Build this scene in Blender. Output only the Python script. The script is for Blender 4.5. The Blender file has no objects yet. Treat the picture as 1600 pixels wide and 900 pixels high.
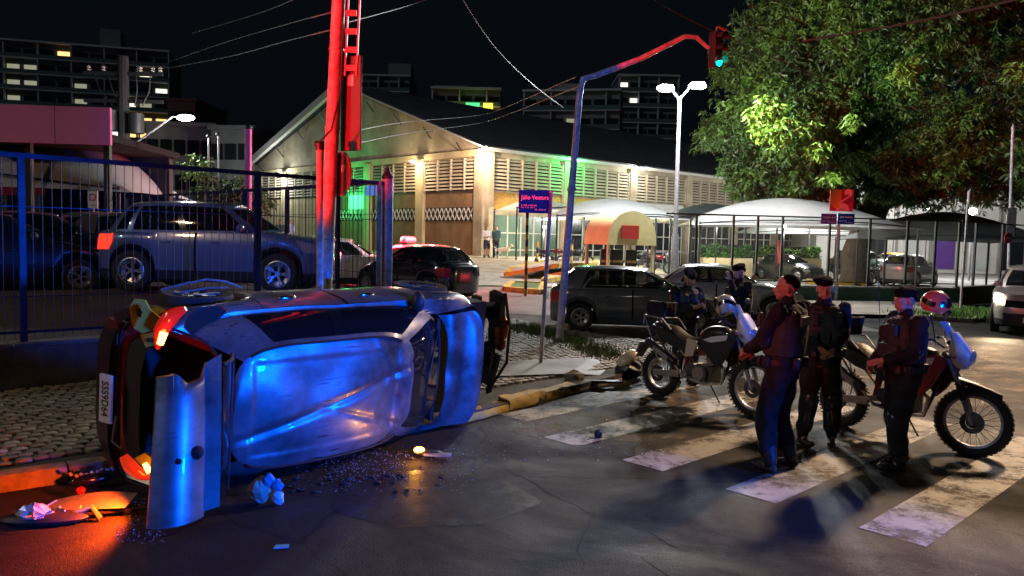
import bpy, bmesh, math, random
import numpy as np
from mathutils import Vector, Matrix, Euler, noise
random.seed(7); rng = np.random.default_rng(7)
S = bpy.context.scene; COL = S.collection
PI = math.pi; R = math.radians
# ------------------------------------------------------------------ camera
CH, FPX, PITCH, ROLL = 2.08, 1213.0, math.atan(80/1213), R(1.3)
cp, sp, cr, sr = math.cos(PITCH), math.sin(PITCH), math.cos(ROLL), math.sin(ROLL)
R0 = Vector((1,0,0)); F0 = Vector((0,cp,-sp)); U0 = Vector((0,sp,cp))
CR = cr*R0 + sr*U0; CU = -sr*R0 + cr*U0
cd = bpy.data.cameras.new('camera'); cam = bpy.data.objects.new('camera', cd); COL.objects.link(cam)
m = Matrix((CR, CU, -F0)).transposed().to_4x4(); m.translation = (0,0,CH); cam.matrix_world = m
cd.sensor_width = 36; cd.lens = 36*FPX/1600; cd.clip_end = 2000; cd.clip_start = .05
S.camera = cam
def ray(px, py): return CR*((px-800)/FPX) + CU*((450-py)/FPX) + F0
def at(px, py, z=0.0):                       # point of the photograph on the level z
    d = ray(px, py); k = (z-CH)/d.z
    return Vector((d.x*k, d.y*k, z))
def atd(px, py, Y):                          # point of the photograph at the distance Y
    d = ray(px, py); k = Y/d.y
    return Vector((d.x*k, Y, CH+d.z*k))
def proj(p):
    v = Vector(p)-Vector((0,0,CH)); z = v.dot(F0)
    return 800+FPX*v.dot(CR)/z, 450-FPX*v.dot(CU)/z
# ------------------------------------------------------------------ world, exposure
S.view_settings.view_transform = 'Standard'; S.view_settings.look = 'None'
S.view_settings.exposure = 0.0; S.view_settings.gamma = 1.0
try:
    S.cycles.use_denoising = True; S.cycles.denoiser = 'OPENIMAGEDENOISE'
    S.cycles.sample_clamp_indirect = 4.0; S.cycles.max_bounces = 5; S.cycles.diffuse_bounces = 2
    S.cycles.glossy_bounces = 3; S.cycles.transparent_max_bounces = 8
    S.cycles.caustics_reflective = False; S.cycles.caustics_refractive = False
except Exception: pass
W = bpy.data.worlds.new('World'); S.world = W; W.use_nodes = True
wn, wl = W.node_tree.nodes, W.node_tree.links; wn.clear()
wo = wn.new('ShaderNodeOutputWorld'); wb = wn.new('ShaderNodeBackground'); ws = wn.new('ShaderNodeTexSky')
ws.sky_type = 'NISHITA'; ws.sun_disc = False; ws.sun_elevation = R(-4); ws.sun_rotation = R(200)
wt = wn.new('ShaderNodeMix'); wt.data_type = 'RGBA'; wt.blend_type = 'MULTIPLY'; wt.inputs[0].default_value = 1
wl.new(ws.outputs[0], wt.inputs[6]); wt.inputs[7].default_value = (.55,.8,1,1)
wb2 = wn.new('ShaderNodeBackground'); wb2.inputs[0].default_value = (.38,.68,1,1); wb2.inputs[1].default_value = .0042
wadd = wn.new('ShaderNodeAddShader')
wl.new(wt.outputs[2], wb.inputs[0]); wb.inputs[1].default_value = .05
wl.new(wb.outputs[0], wadd.inputs[0]); wl.new(wb2.outputs[0], wadd.inputs[1]); wl.new(wadd.outputs[0], wo.inputs[0])
sl = bpy.data.lights.new('fill_sun', 'SUN'); sl.energy = .25; sl.angle = R(2); sl.color = (.7,.8,1)  # added dim fill over the whole scene, not a visible source
so = bpy.data.objects.new('fill_sun', sl); COL.objects.link(so); so.rotation_euler = Vector((.8,.6,-.45)).to_track_quat('-Z','Y').to_euler()
def lamp(name, loc, power, color, kind='POINT', rad=.1, aim=None, cone=120, blend=.5, parent=None):
    l = bpy.data.lights.new(name, kind); l.energy = power; l.color = color; l.shadow_soft_size = rad
    if kind == 'SPOT': l.spot_size = R(cone); l.spot_blend = blend
    o = bpy.data.objects.new(name, l); COL.objects.link(o); o.location = loc
    if aim is not None:
        o.rotation_euler = (Vector(aim)-Vector(loc)).to_track_quat('-Z','Y').to_euler()
    return o
# the emergency beacons of the police vehicles beside the photographer, the street lamps outside the frame
lamp('red_beacon_light', (-7.2,2.6,2.3), 19000, (1,.006,.008), 'SPOT', .08, (-2.4,9.7,4.15), 27, .4)
lamp('red_beacon_light', (-5.5,.5,1.95), 1500, (1,.006,.01), 'SPOT', .08, (3.0,7.6,2.05), 17, .6)
lamp('blue_beacon_light', (10.2,-.3,1.85), 19000, (.0,.10,1), 'SPOT', .35, (-2.0,6.55,-.45), 27, .25)
lamp('blue_beacon_light', (9.8,-.6,1.6), 4600, (.0,.11,1), 'SPOT', .2, (3.65,8.5,2.75), 21, .35)
lamp('blue_beacon_light', (-6.2,.8,2.2), 1500, (.0,.10,1), 'SPOT', .15, (-4.6,14.6,1.75), 21, .4)
lamp('amber_street_light', (13,17,9.5), 17000, (1,.66,.40), 'SPOT', .6, (9,10,0), 78, .8)
lamp('left_street_light', (-12,3.5,8.5), 900, (1,.66,.36), 'SPOT', .3, (-8,13,0), 120, .6)
lamp('white_street_light', (3.0,-9,8.5), 60, (1,.85,.68), 'SPOT', .3, (2,6,0), 110, .7)
# ------------------------------------------------------------------ helpers
class MB:
    def __init__(s): s.v=[]; s.f=[]
    def quad(s,a,b,c,d):
        n=len(s.v); s.v += [tuple(a),tuple(b),tuple(c),tuple(d)]; s.f.append((n,n+1,n+2,n+3)); return s
    def poly(s,pts):
        n=len(s.v); s.v += [tuple(p) for p in pts]; s.f.append(tuple(range(n,n+len(pts)))); return s
    def box(s,c,d,rot=None):
        n=len(s.v); hx,hy,hz=d[0]/2,d[1]/2,d[2]/2; c=Vector(c)
        M = Euler(rot).to_matrix() if rot is not None and not isinstance(rot,Matrix) else rot
        for x in (-hx,hx):
            for y in (-hy,hy):
                for z in (-hz,hz):
                    p=Vector((x,y,z)); p = (M@p if M else p)+c; s.v.append(tuple(p))
        for f in ((0,1,3,2),(4,6,7,5),(0,4,5,1),(2,3,7,6),(0,2,6,4),(1,5,7,3)): s.f.append(tuple(n+i for i in f))
        return s
    def b2(s,a,b): return s.box([(a[i]+b[i])/2 for i in range(3)],[abs(b[i]-a[i]) for i in range(3)])
    def bar(s,p0,p1,w,h,up=(0,0,1)):
        p0=Vector(p0);p1=Vector(p1);d=p1-p0;L=d.length;d=d/max(L,1e-9);u=Vector(up)
        if abs(d.dot(u))>.98: u=Vector((0,1,0))
        y=u.cross(d).normalized(); z=d.cross(y)
        return s.box((p0+p1)/2,(L,w,h),Matrix((d,y,z)).transposed())
    def tube(s,pts,r,n=8,cap=True):
        pts=[Vector(p) for p in pts]; rs = r if isinstance(r,(list,tuple)) else [r]*len(pts)
        base=len(s.v); prev=None
        for i,p in enumerate(pts):
            d=(pts[min(i+1,len(pts)-1)]-pts[max(i-1,0)]).normalized()
            if prev is None:
                u=Vector((0,0,1)) if abs(d.z)<.9 else Vector((0,1,0)); a=u.cross(d).normalized()
            else: a=(prev-prev.dot(d)*d).normalized()
            prev=a; b=d.cross(a)
            for k in range(n):
                t=2*PI*k/n; s.v.append(tuple(p+rs[i]*(math.cos(t)*a+math.sin(t)*b)))
        for i in range(len(pts)-1):
            for k in range(n):
                a0=base+i*n+k; a1=base+i*n+(k+1)%n; s.f.append((a0,a1,a1+n,a0+n))
        if cap:
            s.f.append(tuple(base+k for k in range(n))[::-1]); s.f.append(tuple(base+(len(pts)-1)*n+k for k in range(n)))
        return s
    def cyl(s,p0,p1,r0,r1=None,n=12): return s.tube([p0,p1],[r0,r0 if r1 is None else r1],n)
    def ell(s,c,r,n=12,m=8,rot=None):
        base=len(s.v); M=Euler(rot).to_matrix() if rot is not None else None
        for i in range(m+1):
            ph=PI*i/m
            for k in range(n):
                th=2*PI*k/n; p=Vector((r[0]*math.sin(ph)*math.cos(th),r[1]*math.sin(ph)*math.sin(th),r[2]*math.cos(ph)))
                if M: p=M@p
                s.v.append((p.x+c[0],p.y+c[1],p.z+c[2]))
        for i in range(m):
            for k in range(n):
                a=base+i*n+k; b=base+i*n+(k+1)%n; s.f.append((a,a+n,b+n,b))
        return s
    def cap(s,p0,p1,r0,r1,n=10):                 # tapered capsule
        p0=Vector(p0);p1=Vector(p1);d=(p1-p0).normalized(); pts=[];rs=[]
        for i in range(4):
            a=PI/2*(1-i/3); pts.append(p0-d*r0*math.sin(a)); rs.append(max(r0*math.cos(a),.002))
        for i in range(4):
            a=PI/2*i/3; pts.append(p1+d*r1*math.sin(a)); rs.append(max(r1*math.cos(a),.002))
        return s.tube(pts,rs,n)
    def loft(s,secs,n=16,e=2.3):                 # secs: (centre, rx, ry) horizontal superellipse sections
        base=len(s.v)
        for c,rx,ry in secs:
            for k in range(n):
                t=2*PI*k/n; a,b=math.cos(t),math.sin(t)
                s.v.append((c[0]+rx*math.copysign(abs(a)**(2/e),a),c[1]+ry*math.copysign(abs(b)**(2/e),b),c[2]))
        for i in range(len(secs)-1):
            for k in range(n):
                a0=base+i*n+k; a1=base+i*n+(k+1)%n; s.f.append((a0,a1,a1+n,a0+n))
        s.f.append(tuple(base+k for k in range(n))[::-1]); s.f.append(tuple(base+(len(secs)-1)*n+k for k in range(n)))
        return s
    def lathe(s,prof,axis='y',c=(0,0,0),n=28,closed=False):   # prof: (radius, along)
        base=len(s.v); P=len(prof)
        for k in range(n):
            t=2*PI*k/n; a,b=math.cos(t),math.sin(t)
            for r,h in prof:
                if axis=='y': s.v.append((c[0]+r*a,c[1]+h,c[2]+r*b))
                elif axis=='z': s.v.append((c[0]+r*a,c[1]+r*b,c[2]+h))
                else: s.v.append((c[0]+h,c[1]+r*a,c[2]+r*b))
        for k in range(n):
            for i in range(P if closed else P-1):
                a0=base+k*P+i; a1=base+k*P+(i+1)%P; b0=base+((k+1)%n)*P+i; b1=base+((k+1)%n)*P+(i+1)%P
                s.f.append((a0,a1,b1,b0))
        return s
    def grid(s,fn,us,vs):
        base=len(s.v); nv=len(vs)
        for u in us:
            for v in vs: s.v.append(tuple(fn(u,v)))
        for i in range(len(us)-1):
            for j in range(nv-1):
                a=base+i*nv+j; s.f.append((a,a+1,a+nv+1,a+nv))
        return s
    def prism(s,pts,z0,z1):                      # outline in x,y
        n=len(pts); b=len(s.v); s.v += [(p[0],p[1],z0) for p in pts]+[(p[0],p[1],z1) for p in pts]
        s.f.append(tuple(b+i for i in range(n))[::-1]); s.f.append(tuple(b+n+i for i in range(n)))
        for i in range(n): j=(i+1)%n; s.f.append((b+i,b+j,b+n+j,b+n+i))
        return s
    def plate(s,pts,y0,y1):                      # outline in x,z extruded along y
        n=len(pts); b=len(s.v); s.v += [(p[0],y0,p[1]) for p in pts]+[(p[0],y1,p[1]) for p in pts]
        s.f.append(tuple(b+i for i in range(n))); s.f.append(tuple(b+n+i for i in range(n))[::-1])
        for i in range(n): j=(i+1)%n; s.f.append((b+i,b+n+i,b+n+j,b+j))
        return s
    def add(s,o):
        n=len(s.v); s.v+=o.v; s.f+=[tuple(n+i for i in f) for f in o.f]; return s
    def xf(s,fn): s.v=[tuple(fn(Vector(p))) for p in s.v]; return s
    def mirror(s):
        n=len(s.v); s.v += [(x,-y,z) for x,y,z in s.v]; s.f += [tuple(n+i for i in f)[::-1] for f in list(s.f)]; return s
    def mesh(s,name,mat,smooth=35,fix=True,dedupe=False):
        me=bpy.data.meshes.new(name); me.from_pydata(s.v,[],s.f)
        if fix or dedupe:
            bm=bmesh.new(); bm.from_mesh(me)
            if dedupe: bmesh.ops.remove_doubles(bm,verts=bm.verts,dist=.0008)
            if fix: bmesh.ops.recalc_face_normals(bm,faces=bm.faces)
            bm.to_mesh(me); bm.free()
        if smooth:
            me.polygons.foreach_set('use_smooth',[True]*len(me.polygons)); me.set_sharp_from_angle(angle=R(smooth))
        if mat: me.materials.append(mat)
        return me
    def build(s,name,mat,parent=None,smooth=35,fix=True,dedupe=False,bevel=0):
        me=s.mesh(name,mat,smooth,fix,dedupe); o=link(name,me,parent)
        if bevel:
            b=o.modifiers.new('bevel','BEVEL'); b.width=bevel; b.segments=2; b.limit_method='ANGLE'
        return o
def link(name,me,parent=None,loc=None,rot=None):
    o=bpy.data.objects.new(name,me); COL.objects.link(o)
    if parent: o.parent=parent
    if loc is not None: o.location=loc
    if rot is not None: o.rotation_euler=rot
    return o
def tag(o,label,cat,group=None):
    o['label']=label; o['category']=cat
    if group: o['group']=group
    return o
def struct(o): o['kind']='structure'; return o
def stuff(o): o['kind']='stuff'; return o
def thing(name,label,cat,loc=(0,0,0),rz=0,group=None):
    o=link(name,None,None,loc,(0,0,rz)); tag(o,label,cat,group); o.empty_display_size=.2; return o
def copy_tree(o,parent=None):
    c=o.copy(); COL.objects.link(c); c.parent=parent
    for ch in o.children: copy_tree(ch,c)
    return c
def dup(root,loc,rz,label,group=None):
    c=copy_tree(root); c.location=loc; c.rotation_euler=(0,0,rz); c['label']=label
    if group: c['group']=group
    return c
def lin(a,b,n): return [a+(b-a)*i/n for i in range(n+1)]
def sm(a,b,x): t=min(1,max(0,(x-a)/(b-a))); return t*t*(3-2*t)
TS = bpy.data.scenes.new('workbench')
def evalmesh(o):
    TS.collection.objects.link(o); vl=TS.view_layers[0]; vl.update()
    me=bpy.data.meshes.new_from_object(o.evaluated_get(vl.depsgraph)); bpy.data.objects.remove(o); return me
def text(body,size,mat,parent,loc,rot,name='lettering',ext=.002,sx=1.0,align='CENTER'):
    c=bpy.data.curves.new('text','FONT'); c.body=body; c.size=size; c.extrude=ext; c.align_x=align; c.align_y='CENTER'
    t=bpy.data.objects.new('text',c); me=evalmesh(t); me.materials.clear(); me.materials.append(mat)
    o=link(name,me,parent,loc,rot); o.scale=(sx,1,1); return o
def marks(parent,x0,x1,z,h,n,m_,y):            # lettering too small to read: a row of strokes
    mb=MB(); r=random.Random(int(z*1e4)+n); w=(x1-x0)/n
    for k in range(n):
        x=x0+w*(k+.5)
        if r.random()<.12: continue
        hh=h*r.uniform(.55,1); mb.box((x-w*.22,y,z-(h-hh)/2),(w*.16,.003,hh)); mb.box((x+w*.2,y,z-h*.2),(w*.16,.003,h*.6)); mb.box((x,y,z+r.choice((-.45,0,.2))*h*.9*.9),(w*.5,.003,h*.16))
    mb.build('lettering',m_,parent,0)
# ------------------------------------------------------------------ materials
def mat(name,col,rough=.5,metal=0,var=0,vs=8,bump=0,bs=40,coat=0,em=None,es=0,alpha=1,spec=.5,dirt=None,trans=0,obj=True):
    m=bpy.data.materials.new(name); m.use_nodes=True; N,L=m.node_tree.nodes,m.node_tree.links; b=N['Principled BSDF']
    b.inputs['Base Color'].default_value=(*col,1); b.inputs['Roughness'].default_value=rough; b.inputs['Metallic'].default_value=metal
    b.inputs['Coat Weight'].default_value=coat; b.inputs['Coat Roughness'].default_value=.06; b.inputs['Alpha'].default_value=alpha
    b.inputs['Specular IOR Level'].default_value=spec; b.inputs['Transmission Weight'].default_value=trans
    tc=N.new('ShaderNodeTexCoord'); cs=tc.outputs['Object']
    if em: b.inputs['Emission Color'].default_value=(*em,1); b.inputs['Emission Strength'].default_value=es
    if var or dirt:
        n=N.new('ShaderNodeTexNoise'); n.inputs['Scale'].default_value=vs; n.inputs['Detail'].default_value=6; n.inputs['Roughness'].default_value=.62
        L.new(cs,n.inputs['Vector']); r=N.new('ShaderNodeValToRGB'); L.new(n.outputs['Fac'],r.inputs[0])
        d=dirt if dirt else tuple(c*(1-var) for c in col)
        r.color_ramp.elements[0].position=.36; r.color_ramp.elements[1].position=.62
        r.color_ramp.elements[0].color=(*d,1); r.color_ramp.elements[1].color=(*[min(1,c*(1+var*.35)) for c in col],1)
        L.new(r.outputs[0],b.inputs['Base Color'])
        rr=N.new('ShaderNodeMapRange'); rr.inputs[3].default_value=min(1,rough*1.25+.03); rr.inputs[4].default_value=rough*.85
        L.new(n.outputs['Fac'],rr.inputs[0]); L.new(rr.outputs[0],b.inputs['Roughness'])
    if bump:
        n2=N.new('ShaderNodeTexNoise'); n2.inputs['Scale'].default_value=bs; n2.inputs['Detail'].default_value=4
        L.new(cs,n2.inputs['Vector']); bp=N.new('ShaderNodeBump'); bp.inputs['Strength'].default_value=bump; bp.inputs['Distance'].default_value=.02
        L.new(n2.outputs['Fac'],bp.inputs['Height']); L.new(bp.outputs[0],b.inputs['Normal'])
    return m
def asphalt(name,base,light,scale=260):
    m=mat(name,base,.8,spec=.18); N,L=m.node_tree.nodes,m.node_tree.links; b=N['Principled BSDF']; tc=N.new('ShaderNodeTexCoord')
    g=N.new('ShaderNodeTexVoronoi'); g.inputs['Scale'].default_value=scale/1.7; L.new(tc.outputs['Object'],g.inputs['Vector'])
    n=N.new('ShaderNodeTexNoise'); n.inputs['Scale'].default_value=scale; n.inputs['Detail'].default_value=2; L.new(tc.outputs['Object'],n.inputs['Vector'])
    p=N.new('ShaderNodeTexNoise'); p.inputs['Scale'].default_value=.55; p.inputs['Detail'].default_value=7; p.inputs['Roughness'].default_value=.65; p.inputs['Distortion'].default_value=.6
    L.new(tc.outputs['Object'],p.inputs['Vector'])
    r=N.new('ShaderNodeValToRGB'); L.new(n.outputs['Fac'],r.inputs[0]); r.color_ramp.elements[0].position=.47; r.color_ramp.elements[1].position=.74
    r.color_ramp.elements[0].color=(*base,1); r.color_ramp.elements[1].color=(*light,1)
    r2=N.new('ShaderNodeValToRGB'); L.new(p.outputs['Fac'],r2.inputs[0]); r2.color_ramp.elements[0].position=.35; r2.color_ramp.elements[1].position=.65
    r2.color_ramp.elements[0].color=(.45,.43,.42,1); r2.color_ramp.elements[1].color=(1.25,1.2,1.15,1)
    mx=N.new('ShaderNodeMix'); mx.data_type='RGBA'; mx.blend_type='MULTIPLY'; mx.inputs[0].default_value=1
    L.new(r.outputs[0],mx.inputs[6]); L.new(r2.outputs[0],mx.inputs[7])
    # thin cracks
    v=N.new('ShaderNodeTexVoronoi'); v.feature='DISTANCE_TO_EDGE'; v.inputs['Scale'].default_value=.33; 
    dn=N.new('ShaderNodeTexNoise'); dn.inputs['Scale'].default_value=2.2; dn.inputs['Detail'].default_value=5; L.new(tc.outputs['Object'],dn.inputs['Vector'])
    vm=N.new('ShaderNodeMix'); vm.data_type='VECTOR'; vm.inputs[0].default_value=.22; L.new(tc.outputs['Object'],vm.inputs[4]); L.new(dn.outputs['Color'],vm.inputs[5])
    L.new(vm.outputs[1],v.inputs['Vector'])
    cr_=N.new('ShaderNodeMapRange'); cr_.inputs[1].default_value=.0; cr_.inputs[2].default_value=.006; cr_.inputs[3].default_value=.25; cr_.inputs[4].default_value=1
    L.new(v.outputs['Distance'],cr_.inputs[0])
    m3=N.new('ShaderNodeMix'); m3.data_type='RGBA'; m3.blend_type='MULTIPLY'; m3.inputs[0].default_value=1
    L.new(mx.outputs[2],m3.inputs[6]); L.new(cr_.outputs[0],m3.inputs[7]); L.new(m3.outputs[2],b.inputs['Base Color'])
    rr=N.new('ShaderNodeMapRange'); rr.inputs[1].default_value=.35; rr.inputs[2].default_value=.65; rr.inputs[3].default_value=.92; rr.inputs[4].default_value=.5
    L.new(p.outputs['Fac'],rr.inputs[0]); L.new(rr.outputs[0],b.inputs['Roughness'])
    bp=N.new('ShaderNodeBump'); bp.inputs['Strength'].default_value=.7; bp.inputs['Distance'].default_value=.006
    L.new(g.outputs['Distance'],bp.inputs['Height'])
    b2=N.new('ShaderNodeBump'); b2.inputs['Strength'].default_value=.25; b2.inputs['Distance'].default_value=.08
    L.new(p.outputs['Fac'],b2.inputs['Height']); L.new(b2.outputs[0],bp.inputs['Normal']); L.new(bp.outputs[0],b.inputs['Normal'])
    return m
M={}
M['asphalt']=asphalt('asphalt',(.007,.007,.007),(.080,.078,.076))
M['paint']=mat('worn_white_paint',(.34,.32,.28),.7,var=0,vs=5,bump=.4,bs=90)
def worn(m,thr=.5,soft=.08):
    N,L=m.node_tree.nodes,m.node_tree.links; b=N['Principled BSDF']; tc=N.new('ShaderNodeTexCoord')
    n=N.new('ShaderNodeTexNoise'); n.inputs['Scale'].default_value=1.7; n.inputs['Detail'].default_value=12; n.inputs['Roughness'].default_value=.82
    L.new(tc.outputs['Object'],n.inputs['Vector']); r=N.new('ShaderNodeMapRange'); r.inputs[1].default_value=thr-soft; r.inputs[2].default_value=thr+soft
    L.new(n.outputs['Fac'],r.inputs[0]); L.new(r.outputs[0],b.inputs['Alpha'])
worn(M['paint'],.47,.07)
M['concrete']=mat('grey_concrete',(.22,.21,.19),.85,var=.5,vs=1.6,bump=.4,bs=30)
M['wallc']=mat('stained_plaster_wall',(.20,.18,.15),.85,var=.6,vs=1.3,bump=.3,bs=18)
M['kerb']=mat('worn_kerb_stone',(.24,.22,.19),.85,var=.55,vs=4,bump=.5,bs=26)
M['yellow']=mat('yellow_road_paint',(.62,.40,.03),.7,dirt=(.22,.17,.08),vs=3.2,bump=.6,bs=22)
M['stone']=mat('paving_stone',(.20,.19,.16),.75,var=.5,vs=3,bump=.5,bs=60)
M['stone2']=mat('paving_stone_pale',(.30,.28,.24),.7,var=.45,vs=3,bump=.5,bs=60)
M['mortar']=mat('dirt_joint',(.06,.055,.045),.95,var=.4,vs=5,bump=.5,bs=80)
M['apron']=mat('pale_paving',(.36,.30,.23),.8,var=.35,vs=1.2,bump=.3,bs=12)
M['lot']=mat('parking_floor',(.06,.06,.06),.85,var=.4,vs=.8,bump=.4,bs=60)
M['blue_metal']=mat('painted_fence_metal',(.02,.025,.055),.5,metal=.2,var=.2,vs=10)
M['galv']=mat('galvanised_steel',(.33,.33,.35),.45,metal=.6,var=.3,vs=14,bump=.1,bs=40)
M['pole_grey']=mat('grey_pole_paint',(.42,.42,.44),.42,var=.3,vs=9,dirt=(.22,.2,.2))
M['dark_metal']=mat('dark_metal',(.04,.042,.045),.45,metal=.5,var=.2)
M['black_plastic']=mat('black_plastic',(.018,.018,.02),.5,var=.2,vs=12)
M['black_gloss']=mat('black_gloss',(.01,.01,.012),.18,coat=.5)
M['rubber']=mat('tyre_rubber',(.016,.016,.016),.85,bump=.3,bs=60)
M['rim']=mat('alloy_rim',(.55,.56,.58),.3,metal=.9)
M['darkrim']=mat('dark_rim',(.10,.10,.11),.35,metal=.8)
M['chrome']=mat('chrome',(.75,.75,.76),.15,metal=1)
M['glass']=mat('tinted_glass',(.008,.010,.012),.04,alpha=.86,coat=.3)
M['clearglass']=mat('clear_lamp_glass',(.5,.5,.5),.05,alpha=.5)
M['red_lens']=mat('red_lens',(.45,.01,.01),.15,coat=.6)
M['red_lit']=mat('red_lit_lens',(.6,.02,.01),.2,em=(1,.03,.01),es=2.2)
M['orange_lit']=mat('orange_lit_bulb',(1,.3,.05),.2,em=(1,.30,.03),es=26)
M['head_lit']=mat('lit_headlamp',(1,.9,.7),.2,em=(1,.70,.36),es=90)
M['lens']=mat('lamp_lens',(.5,.5,.52),.08,coat=.8,metal=.3)
M['plate']=mat('number_plate_white',(.75,.75,.73),.4)
M['plate_txt']=mat('plate_lettering',(.02,.02,.02),.5)
M['hero']=mat('scratched_silver_paint',(.28,.32,.35),.36,metal=.62,dirt=(.06,.06,.06),vs=1.3,coat=.35,bump=.05,bs=5)
def scratches(m):
    N,L=m.node_tree.nodes,m.node_tree.links; b=N['Principled BSDF']; tc=N.new('ShaderNodeTexCoord'); mp=N.new('ShaderNodeMapping'); mp.inputs['Scale'].default_value=(1.2,16,16); mp.inputs['Rotation'].default_value=(0,0,.35)
    L.new(tc.outputs['Object'],mp.inputs[0]); n=N.new('ShaderNodeTexNoise'); n.inputs['Scale'].default_value=2.6; n.inputs['Detail'].default_value=8; L.new(mp.outputs[0],n.inputs['Vector'])
    k=N.new('ShaderNodeTexNoise'); k.inputs['Scale'].default_value=1.3; k.inputs['Detail'].default_value=3; L.new(tc.outputs['Object'],k.inputs['Vector'])
    r=N.new('ShaderNodeMapRange'); r.inputs[1].default_value=.60; r.inputs[2].default_value=.66; L.new(n.outputs['Fac'],r.inputs[0])
    r2=N.new('ShaderNodeMapRange'); r2.inputs[1].default_value=.5; r2.inputs[2].default_value=.62; L.new(k.outputs['Fac'],r2.inputs[0])
    mu=N.new('ShaderNodeMath'); mu.operation='MULTIPLY'; L.new(r.outputs[0],mu.inputs[0]); L.new(r2.outputs[0],mu.inputs[1])
    src=b.inputs['Base Color'].links[0].from_socket; mx=N.new('ShaderNodeMix'); mx.data_type='RGBA'; L.new(mu.outputs[0],mx.inputs[0]); L.new(src,mx.inputs[6]); mx.inputs[7].default_value=(.04,.038,.035,1); L.new(mx.outputs[2],b.inputs['Base Color'])
scratches(M['hero'])
M['herored']=mat('inner_red_flange',(.4,.02,.02),.4)
M['liner']=mat('dark_liner',(.01,.01,.01),.9)
M['graphite']=mat('graphite_paint',(.11,.125,.13),.25,metal=.3,coat=1)
M['silver']=mat('silver_paint',(.45,.47,.5),.25,metal=.6,coat=1)
M['white_car']=mat('white_car_paint',(.7,.7,.68),.25,coat=1)
M['taupe']=mat('bronze_paint',(.50,.43,.38),.3,metal=.4,coat=1)
M['black_car']=mat('black_car_paint',(.012,.013,.016),.2,coat=1)
M['suvblue']=mat('grey_blue_paint',(.10,.15,.30),.3,metal=.15,coat=1)
M['grey_car']=mat('grey_car_paint',(.17,.17,.18),.28,metal=.5,coat=1)
M['yellow_car']=mat('yellow_car_paint',(.75,.48,.02),.3,coat=1)
M['green_car']=mat('dark_green_car_paint',(.03,.10,.09),.3,coat=1)
M['skin']=mat('skin',(.42,.24,.16),.5,var=.12,vs=20,spec=.4)
M['hair']=mat('dark_hair',(.006,.005,.005),.9,spec=.08,bump=.5,bs=200)
M['uniform']=mat('dark_uniform_cloth',(.020,.021,.026),.85,spec=.15,var=.4,vs=7,bump=1,bs=13)
M['vest']=mat('ballistic_vest',(.036,.038,.044),.65,spec=.3,var=.25,vs=9,bump=.4,bs=60)
M['panel']=mat('reflective_back_panel',(.10,.11,.13),.35,var=.1)
M['boot']=mat('black_leather',(.010,.009,.009),.48,bump=.25,bs=50)
M['pad']=mat('hard_pad',(.02,.02,.022),.25)
M['beret']=mat('black_wool_beret',(.007,.007,.008),1.0,spec=.1,bump=.4,bs=120)
M['patch_red']=mat('red_arm_patch',(.45,.05,.05),.7)
M['white_cloth']=mat('white_cotton',(.7,.68,.64),.85,bump=.3,bs=20)
M['grey_cloth']=mat('dark_teal_cotton',(.05,.10,.10),.85,bump=.3,bs=20)
M['blue_cloth']=mat('pale_blue_shirt',(.38,.42,.6),.85,bump=.3,bs=20)
M['short_cloth']=mat('navy_shorts_cloth',(.02,.02,.035),.85)
M['fur']=mat('cream_fur',(.55,.45,.32),.9,bump=.8,bs=90)
M['bikewhite']=mat('white_fairing',(.72,.72,.72),.25,coat=.7)
M['bikeblack']=mat('satin_black_plastic',(.02,.02,.022),.38,var=.2)
M['bikered']=mat('dark_red_shroud',(.20,.012,.012),.3,coat=.5)
M['seat']=mat('black_vinyl_seat',(.03,.026,.022),.5,bump=.3,bs=80)
M['alu']=mat('cast_aluminium',(.42,.40,.37),.38,metal=.85,var=.3,vs=18,bump=.3,bs=50)
M['engine']=mat('engine_casting',(.12,.12,.12),.4,metal=.8,var=.4,vs=16,bump=.4,bs=50)
M['cream']=mat('cream_wall_paint',(.56,.45,.26),.8,var=.25,vs=.7,bump=.15,bs=8)
M['wwall']=mat('weathered_white_wall',(.46,.39,.28),.85,dirt=(.25,.20,.13),vs=.55,bump=.2,bs=6)
M['wall_white']=mat('white_wall',(.62,.60,.56),.8,var=.15,vs=.5)
M['brown']=mat('brown_panel',(.25,.14,.07),.7,var=.25,vs=1.2,bump=.15,bs=8)
M['orange_tile']=mat('ochre_tile',(.55,.27,.05),.6,var=.4,vs=7,bump=.4,bs=14)
M['louver']=mat('white_louver',(.50,.42,.31),.6,var=.15,vs=2)
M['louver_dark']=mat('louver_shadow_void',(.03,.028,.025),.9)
M['roof']=mat('dark_sheet_roof',(.045,.05,.06),.55,metal=.2,var=.3,vs=.6)
M['gutter']=mat('gutter_white',(.55,.52,.47),.6)
M['tent']=mat('tent_fabric_white',(.50,.51,.49),.6,var=.08,vs=1.2,bump=.08,bs=3)
M['tentdark']=mat('tent_fabric_grey',(.10,.11,.11),.7,var=.1,vs=1)
M['tentred']=mat('pink_wall',(.85,.22,.50),.7,var=.12,vs=.6,bump=.1,bs=6)
M['booth']=mat('yellow_booth_cover',(.74,.64,.30),.5,var=.1,vs=2)
M['boothpale']=mat('pale_booth_panel',(.62,.62,.38),.5)
M['redpanel']=mat('red_panel',(.5,.04,.03),.5)
M['brick_b']=mat('far_block_wall',(.18,.18,.17),.85,var=.3,vs=.15)
M['slab']=mat('far_block_slab',(.60,.60,.57),.8,var=.2,vs=.2)
M['teal']=mat('far_parapet',(.10,.15,.14),.8)
M['darkwin']=mat('dark_window',(.015,.018,.022),.15)
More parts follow.
